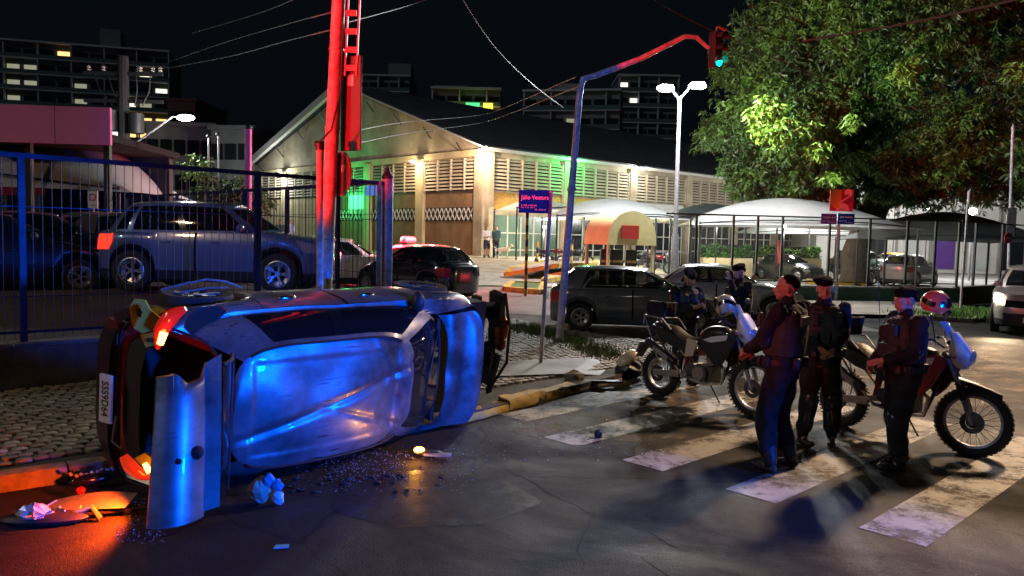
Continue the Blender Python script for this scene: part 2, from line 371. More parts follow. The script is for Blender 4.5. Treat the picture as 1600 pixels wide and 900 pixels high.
for k,c,e in (('win_warm',(1,.55,.2),1.8),('win_white',(1,.93,.75),1.5),('win_dim',(.8,.8,.55),.35),('win_green',(.1,1,.3),1.2),('win_yellow',(1,.75,.08),1.6),('sign_teal',(.02,.9,.6),3.0),('lamp_white',(1,.98,.95),60),('lamp_warm',(1,.72,.5),40),('lamp_green',(.05,1,.25),30),('beacon',(1,.0,.004),14),('bluesign',(.03,.18,1),.5)):
    M[k]=mat(k+'_glow',(.5,.5,.5),.4,em=c,es=e)
M['hbase']=mat('farwall_grey',(.30,.27,.25),.85,var=.3,vs=.3)
M['sign_blue']=mat('blue_street_sign',(.002,.045,.30),.7,spec=.05)
M['sign_purple']=mat('violet_street_sign',(.12,.04,.28),.7,spec=.05)
M['sign_txt']=mat('white_sign_lettering',(.8,.8,.8),.4)
M['sign_orange']=mat('orange_print',(.85,.16,.02),.5)
M['sign_red']=mat('red_print',(.5,.015,.03),.5)
M['sign_pink']=mat('pink_print',(.85,.25,.30),.5)
M['sign_white']=mat('sign_white',(.75,.75,.75),.4)
M['sign_back']=mat('sign_back_black',(.02,.02,.022),.5)
M['bark']=mat('bark',(.09,.065,.045),.95,var=.5,vs=3,bump=1,bs=7)
M['leaf']=mat('mango_leaf',(.085,.19,.02),.5,dirt=(.022,.05,.012),vs=.45,spec=.5)
M['hedge']=mat('hedge_leaf',(.04,.12,.02),.6,var=.5,vs=2)
M['hedgel']=mat('bright_hedge_leaf',(.10,.24,.02),.6,var=.4,vs=2)
M['grass']=mat('verge_grass',(.07,.12,.025),.8,var=.4,vs=3)
M['wire']=mat('cable_black',(.02,.02,.02),.6)
M['paper']=mat('crumpled_bag',(.55,.48,.36),.6,var=.2,vs=12)
M['bluecard']=mat('blue_card',(.10,.35,.55),.5)
M['greenwall']=mat('green_low_wall',(.035,.085,.06),.8,var=.3,vs=1.2,bump=.2,bs=10)
M['olive']=mat('olive_low_wall',(.16,.13,.05),.8,var=.3,vs=1.2,bump=.2,bs=10)
M['flag']=mat('red_banner',(.7,.08,.05),.7)
M['trafficgreen']=mat('green_signal',(.02,.7,.5),.3,em=(.0,1,.62),es=9)
M['coral']=mat('coral_helmet_paint',(.55,.12,.09),.25,coat=.8)
M['cream_helmet']=mat('cream_helmet_paint',(.60,.52,.38),.25,coat=.8)
M['shards']=mat('glass_shards',(.6,.6,.6),.1,metal=.3)
# ================================================================== GROUND
A44=R(43.5); E1=Vector((math.cos(A44),math.sin(A44),0)); E2=Vector((math.sin(A44),-math.cos(A44),0))   # along the kerb, across the road
def gz(x,y):
    k=max(0,min(1,(y-19)/23)); return .93*k*(1-sm(1,9,x-.15*(y-19)))
xs=sorted(set([-70,-50,-35,-25]+[i for i in range(-18,31,1)]+[35,45,60,90,140])); ys=sorted(set([-12,-6]+[i for i in range(-2,60,1)]+[65,75,95,140,240]))
g=MB().grid(lambda x,y:(x,y,gz(x,y)),xs,ys); struct(g.build('road',M['asphalt'],smooth=60,fix=False))
far=MB().grid(lambda x,y:(x,y,-.4),[-900,900],[-300,900]); struct(far.build('ground',M['lot'],smooth=0,fix=False))
# pale paved driveway up to the hall
def sheet(name,pts,m,dz,parent=None,zf=None,n=14):
    mb=MB(); a,b,c,d=[Vector(p) for p in pts]
    def fn(u,v):
        p=(a*(1-u)+b*u)*(1-v)+(d*(1-u)+c*u)*v; return (p.x,p.y,(zf or gz)(p.x,p.y)+dz)
    mb.grid(fn,lin(0,1,n),lin(0,1,n)); return mb.build(name,m,parent,smooth=60,fix=False)
struct(sheet('driveway',[(-7,27.5,0),(6.5,27.5,0),(9.5,60,0),(-20,60,0)],M['apron'],.006,n=30))
struct(sheet('side_street',[(-.6,20.5,0),(9,18.6,0),(9,27,0),(-6,27,0)],mat('dusty_concrete_road',(.17,.15,.125),.75,var=.4,vs=.8,bump=.3,bs=14),.004))
struct(sheet('car_park_floor',[(7,28.5,0),(30,27.5,0),(48,75,0),(9,75,0)],mat('pale_car_park_floor',(.26,.25,.23),.8,var=.35,vs=.5,bump=.2,bs=10),.004))
# worn patches and dust on the road surface
# zebra crossing
S0=Vector((1.12,7.2,0)); k0=Vector((.735,-.765,0))*1.03
zeb=thing('zebra_crossing','worn white zebra crossing stripes painted across the dark asphalt','road marking',(0,0,0)); del zeb['label'],zeb['category']; struct(zeb)
for k in range(-3,6):
    L=4.2 if k>-3 else 2.6; a=S0+k0*k+Vector((random.uniform(-.05,.05),random.uniform(-.05,.05),0))
    if k==-3: a+=E1*1.4
    if k==-2: a+=E1*.35
    mb=MB().grid(lambda u,v:(a.x+E1.x*u*L+k0.x*.42*v,a.y+E1.y*u*L+k0.y*.42*v,.005),lin(0,1,16),[0,.33,.66,1])
    mb.build('stripe',M['paint'],zeb,smooth=0,fix=False)
z2=thing('far_zebra_crossing','','',(0,0,0)); del z2['label'],z2['category']; struct(z2)
for k in range(9):
    mb=MB(); a=Vector((-1.6+k*.62,28.6-k*.05,0)); b=a+Vector((-2.8,3.6,0)); w=Vector((.32,.05,0))
    mb.grid(lambda u,v:((a+(b-a)*u+w*v).x,(a+(b-a)*u+w*v).y,gz(*(a+(b-a)*u+w*v).xy)+.013),lin(0,1,6),[0,1]); mb.build('stripe',M['paint'],z2,smooth=0,fix=False)
def strip(name,pts,w,m_,z=.003):
    mb=MB(); P=[at(px,py,0) for px,py in pts]; Q=[]
    for a_,b_ in zip(P,P[1:]):
        for k in range(10): c_=a_+(b_-a_)*(k/10); Q.append(c_+Vector((noise.noise(c_*4)*.05,noise.noise(c_*4+Vector((9,0,0)))*.05,0)))
    for k in range(len(Q)-1):
        d=(Q[k+1]-Q[k]).normalized(); n_=Vector((-d.y,d.x,0))*w*(.5+abs(noise.noise(Q[k]*7))); mb.quad(Q[k]-n_+Vector((0,0,z)),Q[k+1]-n_+Vector((0,0,z)),Q[k+1]+n_+Vector((0,0,z)),Q[k]+n_+Vector((0,0,z)))
    return struct(mb.build(name,m_,None,0,False))
crk=mat('dark_crack',(.006,.006,.006),.95)  # near-black colour of the road crack strips
strip('road_crack',[(800,738),(860,770),(930,805),(1010,832),(1080,870)],.006,crk); strip('road_crack',[(930,805),(900,860),(915,905)],.004,crk); strip('road_crack',[(1180,560),(1300,548),(1480,556),(1600,570)],.02,crk,.0035)
strip('road_crack',[(600,850),(700,840),(800,862)],.004,crk)
pm_=asphalt('repaired_asphalt',(.007,.007,.007),(.030,.030,.030),200)
def patch(pts,m_): 
    P=[at(px,py,0) for px,py in pts]; struct(MB().poly([(q.x,q.y,.0028) for q in P]).build('road_patch',m_,smooth=0,fix=False))
patch([(1000,870),(1130,848),(1330,930),(1130,960)],pm_); os_=mat('oil_stain',(.010,.010,.010),.5); worn(os_,.5,.12); patch([(520,750),(650,735),(780,748),(850,785),(760,820),(620,826),(520,800)],os_)
dm=mat('dry_dust',(.20,.16,.11),.95,var=.3,vs=4); worn(dm,.56,.09)
patch([(760,668),(900,640),(1060,612),(1240,640),(1180,680),(1000,690),(860,690)],dm); patch([(1180,560),(1600,540),(1640,620),(1500,640),(1250,600)],dm)
# sidewalk slab (0.13 high) with the rounded corner
KL=Vector((-4.19,6.35,0)); 
edge=[KL-E1*9, at(0,770,0),at(735,658,0),at(880,618,0),at(960,598,.0),at(1005,583,0),at(985,560,0),at(950,545,0),at(880,525,0),at(832,512,0),Vector((-.9,20.2,0)),Vector((-4,23.5,0)),Vector((-14,23.5,0)),Vector((-22,10,0))]
SW=.13
mb=MB().prism([(p.x,p.y) for p in edge],-.2,SW-.03); struct(mb.build('pavement',M['mortar'],smooth=0))
kerb_pts=edge[0:10]
def poly_at(pts,s):
    for a,b in zip(pts,pts[1:]):
        L=(b-a).length
        if s<=L: return a+(b-a)*(s/L),(b-a).normalized()
        s-=L
    return pts[-1],(pts[-1]-pts[-2]).normalized()
tot=sum((b-a).length for a,b in zip(kerb_pts,kerb_pts[1:]))
kr=thing('kerb','','',(0,0,0)); del kr['label'],kr['category']; struct(kr)
s=0
while s<tot-.3:
    L=.78; p,d=poly_at(kerb_pts,s+L/2); n=Vector((-d.y,d.x,0)); px,py=proj(p)
    yel = px>740 and px<915 and s<tot*.8
    h=SW+(random.uniform(-.05,.02) if yel else random.uniform(-.012,.012)); c=p+n*.075
    if 915<px<1010: h=.045
    seg=MB(); us=lin(-L/2+.008,L/2-.008,6)
    prof=[(-.085,0),(-.085,h*.7),(-.068,h*.97),(-.03,h+.004),(.075,h+.004),(.08,0)]
    def fn(u,j):
        a,b=prof[j]; q=c+d*u+n*a; nz=noise.noise(Vector((q.x*6,q.y*6,b*9)))*(.04 if yel else .010)
        return (q.x+nz*n.x,q.y+nz*n.y,max(0,b+nz*(b>0)))
    seg.grid(fn,us,range(len(prof)))
    e0=[fn(us[0],j) for j in range(6)]; e1=[fn(us[-1],j) for j in range(6)]; seg.poly(e0); seg.poly(e1[::-1])
    seg.build('kerbstone',M['yellow'] if yel else M['kerb'],kr,smooth=40); s+=L
# stone setts of the pavement
FW0=Vector((-6.15,9.0,0)); FDIR=Vector((.718,.696,0)); FN=Vector((-.696,.718,0))
pav=thing('stone_paving','','',(0,0,0)); del pav['label'],pav['category']; struct(pav)
def sett(w,l,h,seed):
    r=random.Random(seed); mb=MB(); a=.012
    o=[(-w/2+r.uniform(0,.012),-l/2+r.uniform(0,.012)),(w/2-r.uniform(0,.012),-l/2+r.uniform(0,.012)),(w/2-r.uniform(0,.012),l/2-r.uniform(0,.012)),(-w/2+r.uniform(0,.012),l/2-r.uniform(0,.012))]
    c=[]; 
    for i in range(4):
        p,q,pv=o[i],o[(i+1)%4],o[i-1]
        f=lambda A,B:(A[0]+(B[0]-A[0])*.2,A[1]+(B[1]-A[1])*.2)
        c+= [f(p,pv),f(p,q)]
    n=8; b=len(mb.v); mb.v+=[(x,y,-.03) for x,y in c]+[(x,y,h-.006) for x,y in c]+[(x*.88,y*.88,h) for x,y in c]
    for k in (0,1):
        for i in range(n): j=(i+1)%n; mb.f.append((b+k*n+i,b+k*n+j,b+k*n+n+j,b+k*n+n+i))
    mb.f.append(tuple(b+2*n+i for i in range(n))); return mb
settmb=[sett(.125,.115,.006+.006*i/5,i) for i in range(6)]
settm=[[s_.mesh('sett_shape',m_,40) for s_ in settmb] for m_ in (M['stone'],M['stone2'])]
cand=[]
ori=Vector((-4.03,6.2,0)); a=-3.0; row=0
while a<11:
    b=.0; col=0
    while b<3.5:
        w=ori+FDIR*(a+random.uniform(-.016,.016)+(.0625 if col%2 else 0))+FN*(b+random.uniform(-.014,.014)+.17); px,py=proj((w.x,w.y,SW))
        if -60<px<1030 and py<905: cand.append((w,px,py,random.random()))
        b+=.135; col+=1
    a+=.135; row+=1
near=sorted([c for c in cand if c[1]<215],key=lambda c:-c[2])[:300]; ns=set(id(c) for c in near)
for c in near:
    o=link('paving_stone',settm[0 if c[3]<.72 else 1][int(c[3]*1e4)%6],pav,(c[0].x,c[0].y,SW-.008+random.uniform(-.004,.004)),(random.uniform(-.03,.03),random.uniform(-.03,.03),A44+random.uniform(-.16,.16)))
rest=MB()
for c in cand:
    if id(c) in ns or not (c[1]<230 or c[1]>690): continue
    r_=A44+random.uniform(-.1,.1); ca,sa=math.cos(r_),math.sin(r_); q=MB(); sb=settmb[int(c[3]*1e4)%6]; q.v=sb.v; q.f=sb.f
    z=SW-.008+random.uniform(-.004,.004); nb=len(rest.v); rest.v+=[(c[0].x+x*ca-y*sa,c[0].y+x*sa+y*ca,z+zz) for x,y,zz in q.v]; rest.f+=[tuple(nb+i for i in f) for f in q.f]
# paving beyond, towards the side street (pieces coarser)
def inpoly(p,poly):
    c=False; j=len(poly)-1
    for i in range(len(poly)):
        a,b=poly[i],poly[j]
        if (a.y>p.y)!=(b.y>p.y) and p.x<(b.x-a.x)*(p.y-a.y)/(b.y-a.y)+a.x: c=not c
        j=i
    return c
y=9.5
while y<19:
    x=-2.2
    while x<2.4:
        p=Vector((x+random.uniform(-.02,.02),y+random.uniform(-.02,.02),0)); rel=p-ori; b=rel.dot(FN)
        ok=inpoly(p,edge) and b>3.6 
        if ok:
            sb=settmb[random.randrange(6)]; r_=random.uniform(-.3,.3); ca,sa=math.cos(r_),math.sin(r_); nb=len(rest.v)
            rest.v+=[(p.x+(xx*ca-yy*sa)*1.15,p.y+(xx*sa+yy*ca)*1.15,SW-.008+zz) for xx,yy,zz in sb.v]; rest.f+=[tuple(nb+i for i in f) for f in sb.f]
        x+=.15
    y+=.15
stuff(rest.build('small_setts',M['stone2'],pav,smooth=40,fix=False))
# grey ramp slab at the corner
rp=[at(770,590,SW),at(890,586,SW),at(985,590,.03),at(925,560,SW),at(800,566,SW)]
mb=MB().poly([(p.x,p.y,.045 if p.z<.1 else SW+.022) for p in rp]); struct(mb.build('ramp',mat('smooth_grey_cement',(.20,.20,.21),.6,var=.35,vs=1.5),smooth=0))
# grass tufts by the side street
def tufts(name,pts,n,h,m,w=.012,parent=None):
    mb=MB()
    for i in range(n):
        p=random.choice(pts); x=p[0]+random.gauss(0,p[2]); y=p[1]+random.gauss(0,p[3]); z=p[4]; a=random.uniform(0,6.28); hh=h*random.uniform(.4,1.1)
        dx,dy=math.cos(a),math.sin(a); lx,ly=random.gauss(0,.3)*hh,random.gauss(0,.3)*hh
        mb.poly([(x-dx*w,y-dy*w,z),(x+dx*w,y+dy*w,z),(x+lx+dx*w*.3,y+ly+dy*w*.3,z+hh)])
    return stuff(mb.build(name,m,parent,smooth=0,fix=False))
gp=[]
for px,py in ((835,518),(850,520),(870,526),(900,534),(925,545),(950,555),(810,512)):
    p=at(px,py,SW); gp.append((p.x,p.y,.22,.25,SW))
tg=tufts('verge_grass',gp,2600,.10,M['grass']); tg['label']='scrubby grass growing along the pavement edge by the blue signal pole'
# ------------------------------------------------------------------ low wall and fence of the left car park
def WF(t,n,z): p=FW0+FDIR*t+FN*n; return (p.x,p.y,z)
WT=.62
lw=thing('low_wall','stained low plaster wall carrying the tall metal fence left of the overturned car','wall',(0,0,0))
mb=MB().box((0,0,0),(14.5,.22,WT+.3)); o=mb.build('wall_body',M['wallc'],lw,bevel=.01); p=WF(-7+7.25-.0,.11,(WT-.3)/2); o.location=p; o.rotation_euler=(0,0,math.atan2(FDIR.y,FDIR.x))
for k in range(10):
    o=MB().box((0,0,0),(1.42,.27,.05)).build('coping_slab',M['concrete'],lw,bevel=.006); o.location=WF(-6.3+k*1.46,.11,WT+.026); o.rotation_euler=(0,0,math.atan2(FDIR.y,FDIR.x))
lot=[WF(-9,.22,0),WF(7.3,.22,0),WF(7.3,12,0),WF(-9,16,0)]
def lotz(x,y): return WT-.02+min(.33,.075*max(0,(Vector((x,y,0))-FW0).dot(FN)))
struct(sheet('terrace',[lot[0],lot[1],lot[2],lot[3]],M['lot'],0,zf=lotz))
mb=MB(); a=WF(7.3,.22,0); b=WF(7.3,12,0); mb.quad((a[0],a[1],-.2),(b[0],b[1],-.2),(b[0],b[1],.96),(a[0],a[1],WT)); struct(mb.build('terrace_edge',M['wallc'],smooth=0))
# pale strip painted on the terrace
def fence_run(label,P,D,t0,t1,zb,zt,postgap,off,group=None,step=.115,bar_r=.0048,post_w=.07):
    f=thing('metal_fence',label,'fence',(0,0,0)); ang=math.atan2(D.y,D.x)
    bm=MB().tube([(0,0,0),(0,0,zt-zb-.1)],bar_r,5).mesh('fence_bar',M['blue_metal'],60)
    pm=MB().box((0,0,(zt-zb)/2),(post_w,post_w,zt-zb)).mesh('post',M['blue_metal'],0)
    t=t0; k=0
    while t<t1:
        p=P+D*t; link('vertical_bar',bm,f,(p.x,p.y,zb+.04),(0,0,ang)); t+=step; k+=1
        if k>=295: break
    t=off
    while t<=t1+.01:
        if t>=t0: p=P+D*t; link('post',pm,f,(p.x,p.y,zb),(0,0,ang))
        t+=postgap
    for z,w in ((zt-.03,.06),((zb+zt)/2+.5,.010),(zb+.55,.010),(zb+.12,.035)):
        a=P+D*t0;b=P+D*t1; MB().bar((a.x,a.y,z),(b.x,b.y,z),w*.7,w).build('rail',M['blue_metal'],f,0)
    return f
FP=FW0+FN*.11
def t_at(px,P,D): d=ray(px,400); r=d.x/d.y; return (r*P.y-P.x)/(D.x-r*D.y)
t35=t_at(35,FP,FDIR); t403=t_at(403,FP,FDIR)
fence_run('blue painted bar fence standing on the low wall behind the overturned car',FP,FDIR,-4.5,5.75,WT+.05,2.95,t403-t35,t35-2*(t403-t35),step=.105)
fence_run('dark bar fence running back from the grey corner column to the hall side',FP+FDIR*5.75,FN,.3,13,.85,2.98,1.9,1.6,step=.13)
c=thing('corner_column','pale metal corner column at the right end of the bar fence','column',tuple(FP+FDIR*5.72),A44)
MB().box((0,0,1.5),(.15,.16,3.0)).build('shaft',M['pole_grey'],c,bevel=.03)
MB().lathe([(.0,.0),(.09,0),(.10,.04),(.05,.12),(.02,.2),(0,.21)],'z',(0,0,3.0),12).build('finial',M['dark_metal'],c)
MB().box((-.16,0,1.5),(.06,.06,2.9)).build('side_rail',M['pole_grey'],c,bevel=.01)
# ------------------------------------------------------------------ poles
def leaning(base,top): return [Vector(base),Vector(top)]
pb=atd(508,447,9.7); pt=atd(532,-60,9.7); 
d=(pt-pb).normalized(); pb=pb-d*((pb.z-.1)/d.z)
up=thing('utility_pole','thick round steel pole lit red, rising behind the overturned car','pole',tuple(pb))
rel=pt-pb; MB().tube([(0,0,0),tuple(rel*.5),tuple(rel)],[.088,.084,.080],20).build('shaft',M['pole_grey'],up)
for fz in (.28,.36,.5,.62,.8): MB().lathe([(.084,-.012),(.095,-.012),(.095,.012),(.084,.012)],'z',tuple(rel*fz),20,True).build('band',M['galv'],up)
tr=MB(); q=rel*.74+Vector((.19,0,0))
for sx in (-.07,.07): tr.bar(q+Vector((sx,0,0)),q+Vector((sx,0,0))+rel*.4,.02,.035)
for k in range(9): tr.bar(q+Vector((-.07,0,.22*k+.1)),q+Vector((.07,0,.22*k+.1)),.02,.07)
tr.build('ladder_bracket',M['galv'],up,0)
ts=atd(549,162,9.75)
sg=thing('traffic_signal','tall black traffic signal back board seen edge on beside the red lit pole','traffic light',tuple(ts),R(-24))
MB().box((0,0,0),(.30,.03,1.16)).build('backing_board',mat('board_paint',(.045,.035,.035),.5),sg,bevel=.01)
MB().box((-.05,.08,0),(.2,.16,.95)).build('housing',M['black_plastic'],sg,bevel=.02)
MB().box((-.0,-.019,.28),(.08,.006,.13)).build('label_plate',M['sign_white'],sg,0)
rs=atd(534,272,9.72)
ro=thing('round_sign','round road sign seen from the side, red lit, fixed low on the thick pole','sign',tuple(rs),R(-55))
MB().lathe([(0,-.008),(.27,-.008),(.27,.008),(0,.008)],'y',(0,0,0),36).build('disc',mat('sign_back_dark',(.05,.045,.045),.45),ro,30)
MB().lathe([(.262,-.012),(.278,-.012),(.278,.012),(.262,.012)],'y',(0,0,0),36,True).build('rim',M['galv'],ro)
text('17',.11,M['sign_white'],ro,(.06,-.011,.06),(R(90),0,0))
sb=atd(500,450,9.3); sb.z=.1; st=atd(500,232,9.3)
sp_=thing('conduit_pipe','slim vertical conduit pipe with a cable cap just left of the thick pole','pipe',(sb.x,sb.y,.1))
MB().tube([(0,0,0),(st.x-sb.x,0,st.z-.1)],.042,14).build('pipe',M['pole_grey'],sp_)
MB().tube([(st.x-sb.x,0,st.z-.12),(st.x-sb.x,0,st.z-.05),(st.x-sb.x-.06,0,st.z-.04)],[.055,.06,.03],12).build('cap',M['dark_metal'],sp_)
cab=[Vector((st.x-sb.x-.03,0,st.z-.05))+Vector((.0,0,0)),Vector((.12,0,st.z+.12)),Vector((.21,.1,st.z+.6)),Vector((.22,.15,st.z+1.4))]
MB().tube(cab,.012,6).build('cable',M['wire'],sp_)
# street sign on thin pole
b0=at(845,568,SW); t0=atd(861,299,b0.y)
sn=thing('street_name_sign','thin violet pole carrying a dark blue street name plate reading Júlio Ventura','street sign',tuple(b0))
MB().tube([(0,0,0),tuple(t0-b0)],.03,12).build('pole',M['pole_grey'],sn)
MB().cyl((0,0,-.01),(0,0,.02),.09,.09,14).build('foot_plate',M['galv'],sn)
pc=atd(836,315,b0.y)-b0
pl=MB().box((0,0,0),(.50,.015,.35)).build('name_plate',M['sign_blue'],sn,bevel=.004); pl.location=pc; pl.rotation_euler=(0,R(0),R(-3))
text('Júlio Ventura',.098,M['sign_txt'],pl,(0,-.0105,.06),(R(90),0,0),sx=.82)
marks(pl,-.21,.03,-.055,.03,13,M['sign_txt'],-.0105); marks(pl,-.21,0,-.09,.022,14,M['sign_txt'],-.0105); marks(pl,.0,.17,-.12,.03,9,M['sign_txt'],-.0105)
pv=MB().box((0,0,0),(.10,.015,.33)).build('side_plate',M['sign_purple'],sn); pv.location=(t0-b0)*.93; pv.rotation_euler=(0,0,R(70))
# signal mast with arm
b0=at(873,542,.0)+Vector((0,0,.0)); t0=atd(907,128,b0.y)
sm_=thing('signal_mast','curved red and blue lit signal mast with long arm reaching over the street','signal mast',tuple(b0))
r1=t0-b0; a1=atd(930,118,b0.y-.0)-b0; a2=atd(1000,92,b0.y)-b0; a3=atd(1070,57,b0.y)-b0; a4=atd(1088,58,b0.y)-b0; a5=atd(1108,76,b0.y)-b0
MB().tube([(0,0,0),tuple(r1*.5),tuple(r1*.96),tuple(r1+Vector((.05,0,.06))),tuple(a1)],[.075,.068,.06,.058,.056],16).build('post',M['pole_grey'],sm_)
MB().tube([tuple(a1),tuple(a2),tuple(a3),tuple(a4),tuple(a5)],[.056,.05,.045,.042,.035],14).build('arm',M['pole_grey'],sm_)
MB().cyl((0,0,-.01),(0,0,.03),.16,.16,18).build('foot_plate',M['galv'],sm_)
MB().lathe([(.07,-.03),(.085,-.03),(.085,.03),(.07,.03)],'z',tuple(r1*.6),16,True).build('clamp',M['galv'],sm_)
hd=atd(1120,78,b0.y)
th=thing('traffic_light','black traffic light head hanging from the mast arm with its green lamp lit','traffic light',tuple(hd),R(38))
MB().bar((-.09,0,-.35),(-.02,0,.42),.02,.03).build('hanger_rod',M['galv'],th,0)
MB().box((0,.03,0),(.22,.16,.66)).build('housing',M['black_plastic'],th,bevel=.02)
for k,mm in enumerate((M['black_gloss'],M['black_gloss'],M['trafficgreen'])):
    z=.22-k*.22
    MB().lathe([(0,-.065),(.06,-.07),(.085,-.062)],'y',(0,0,z),18).build('lamp_lens',mm,th)
    v=MB(); v.grid(lambda u,w:(.095*math.cos(u),-.06-w*.14,z+.095*math.sin(u)),lin(R(-10),R(190),14),[0,1]); v.build('visor',M['black_plastic'],th,60,False)
MB().bar((0,-.02,.42),(.2,-.05,.36),.03,.03).bar((.2,-.05,.36),(.21,-.05,.24),.03,.03).build('bracket',M['yellow'],th,0)
# tall street lamp with two white heads
lb=atd(1052,470,30); lb.z=0; lt=atd(1062,152,30)
sl_=thing('street_lamp','tall grey street lamp with two glaring white heads by the mango tree','street lamp',tuple(lb))
H=lt.z; dx=lt.x-lb.x
MB().tube([(0,0,0),(dx*.3,0,2.2),(dx*.34,0,2.4),(dx,0,H)],[.16,.14,.09,.065],16).build('post',M['galv'],sl_)
for px,py,nm in ((1040,138,0),(1090,134,1)):
    q=atd(px,py,29.8)-lb; MB().tube([(dx,0,H-.1),(q.x*.6+dx*.4,q.y*.5,q.z-.0),tuple(q)],.035,8).build('arm',M['galv'],sl_)
    MB().box(tuple(q+Vector((0,0,.09))),(.5,.3,.10)).build('lamp_housing',M['galv'],sl_,bevel=.03)
    MB().ell(tuple(q),(.34,.22,.13)).build('lamp_globe',M['lamp_white'],sl_)
    lamp('street_lamp_light',tuple(lb+q+Vector((0,-.3,-.15))),4300,(.93,.97,1),rad=.3)
# violet sign pole with round sign at the right
b0=at(1500,492,0); t0=atd(1514,298,b0.y)
rr=thing('round_sign','small round sign on a slim violet pole at the green verge','sign',tuple(b0))
MB().tube([(0,0,0),tuple(t0-b0)],.036,12).build('pole',M['pole_grey'],rr)
dd=MB().lathe([(0,-.01),(.24,-.01),(.24,.01),(0,.01)],'y',(0,0,0),30).build('disc',M['sign_white'],rr,30); dd.location=(t0-b0)*.955+Vector((.02,-.05,0)); dd.rotation_euler=(0,0,R(55))
MB().lathe([(.19,-.014),(.235,-.014),(.235,-.010),(.19,-.010)],'y',(0,0,0),30,True).build('border',M['sign_red'],dd)
MB().box((0,-.014,0),(.3,.004,.05)).build('bar_mark',M['sign_red'],dd,0)
MB().bar((0,0,0),(-.8,.5,.02),.02,.02).build('foot_rail',M['dark_metal'],rr,0)
# pole at the right edge with signal seen from behind
b0=at(1574,470,0); t0=atd(1583,196,b0.y)
rp_=thing('signal_pole','pinkish steel pole at the right edge with a black signal box','pole',tuple(b0))
MB().tube([(0,0,0),tuple(t0-b0)],.06,14).build('shaft',M['pole_grey'],rp_)
MB().tube([tuple((t0-b0)*.99),tuple((t0-b0)*.99+Vector((.0,0,.12)))],.02,8).build('wire_hook',M['galv'],rp_)
hd=atd(1580,348,b0.y-.1)
th2=thing('traffic_light','black traffic signal box fixed to the pinkish pole at the right edge','traffic light',tuple(hd),R(150))
MB().box((0,0,0),(.32,.2,1.15)).build('housing',M['black_plastic'],th2,bevel=.03)
for k in range(3):
    v=MB(); z=.34-k*.34; v.grid(lambda u,w:(.12*math.cos(u),-.1-w*.16,z+.12*math.sin(u)),lin(R(-10),R(190),10),[0,1]); v.build('visor',M['black_plastic'],th2,60,False)
hd=atd(1575,372,b0.y-.2); ne=thing('no_entry_sign','small dark red no entry disc low on the pinkish pole','sign',tuple(hd),R(20))
MB().lathe([(0,-.01),(.2,-.01),(.2,.01),(0,.01)],'y',(0,0,0),24).build('disc',M['sign_red'],ne,30); MB().box((0,-.014,0),(.24,.006,.05)).build('bar_mark',M['sign_white'],ne,0)
# poster sign with two name plates
b0=at(1306,474,0); t0=atd(1311,333,b0.y)
ps=thing('poster_sign','violet pole with orange and red event poster over two street name plates','sign',tuple(b0))
MB().tube([(0,0,0),tuple(t0-b0)],.055,12).build('pole',M['pole_grey'],ps)
q=atd(1315,313,b0.y-.1)-b0
po=MB().box((0,0,0),(.84,.02,.76)).build('poster',M['sign_red'],ps); po.location=q; po.rotation_euler=(0,0,R(5))
MB().box((-.21,-.015,.1),(.36,.01,.50)).build('orange_print',M['sign_orange'],po,bevel=.003)
def disc(c,r,m_,nm,sx=1,y=-.02,a0=0,a1=360):
    mb=MB(); mb.poly([(c[0]+sx*r*math.cos(R(t)),y,c[1]+r*math.sin(R(t))) for t in np.linspace(a0,a1,24)]); return mb.build(nm,m_,po,0,False)
disc((.04,-.36),.26,M['sign_pink'],'pink_dome',.95,-.021,0,180); disc((.22,.26),.14,M['sign_pink'],'pink_blob',1,-.022); disc((.2,.04),.16,mat('crimson_print',(.3,.0,.05),.5),'crimson_shape',1.1,-.024)
disc((-.2,-.14),.15,M['sign_orange'],'orange_tip',1,-.0225)
MB().bar((-.1,-.02,-.1),(.35,-.02,.2),.012,.05).build('pink_stroke',M['sign_pink'],po,0)
marks(po,-.08,.16,-.3,.05,7,M['sign_back'],-.028)
for sx,mm,tx,px in ((-1,M['sign_purple'],'',1295),(1,M['sign_blue'],'Júlio Ventura',1322)):
    q=atd(px,342,b0.y-.15)-b0; n_=MB().box((0,0,0),(.56,.015,.36)).build('name_plate',mm,ps,bevel=.004); n_.location=q; n_.rotation_euler=(0,0,R(-6*sx))
    if tx: text(tx,.10,M['sign_txt'],n_,(0,-.011,.06),(R(90),0,0),sx=.8)
    else: marks(n_,-.22,.24,.06,.08,10,M['sign_txt'],-.011)
    marks(n_,-.24,.02,-.07,.045,9,M['sign_txt'],-.011); marks(n_,-.02,.22,-.12,.035,9,M['sign_txt'],-.011)
# overhead cables
def cable(name,pts,r,m_,label,group='overhead cables against the night sky'):
    P=[atd(*p) for p in pts]; out=[]
    for i in range(len(P)-1):
        for k in range(8):
            t=k/8; p0=P[max(i-1,0)];p1=P[i];p2=P[i+1];p3=P[min(i+2,len(P)-1)]
            out.append(.5*((2*p1)+(-p0+p2)*t+(2*p0-5*p1+4*p2-p3)*t*t+(-p0+3*p1-3*p2+p3)*t**3))
    out.append(P[-1]); o=MB().tube(out,r,5).build('overhead_cable',m_); tag(o,label,'cable',group); return o
wg=mat('grey_cable',(.035,.035,.037),.6)
cable('c',[(1010,-8,16),(1100,42,17),(1300,128,18.5),(1420,170,19.5),(1582,197,21)],.011,wg,'long grey cable drooping from above the mast arm to the right edge pole')
cable('c',[(718,-8,20),(770,70,22),(830,130,25),(880,168,30)],.014,wg,'cable dropping from the top centre toward the hall roof')
cable('c',[(1255,64,14),(1350,48,13),(1450,30,12),(1610,-6,11)],.018,mat('reddish_cable',(.3,.10,.09),.6),'bundled reddish cable crossing the dark tree crown at upper right')  # even reddish colour along the whole cable
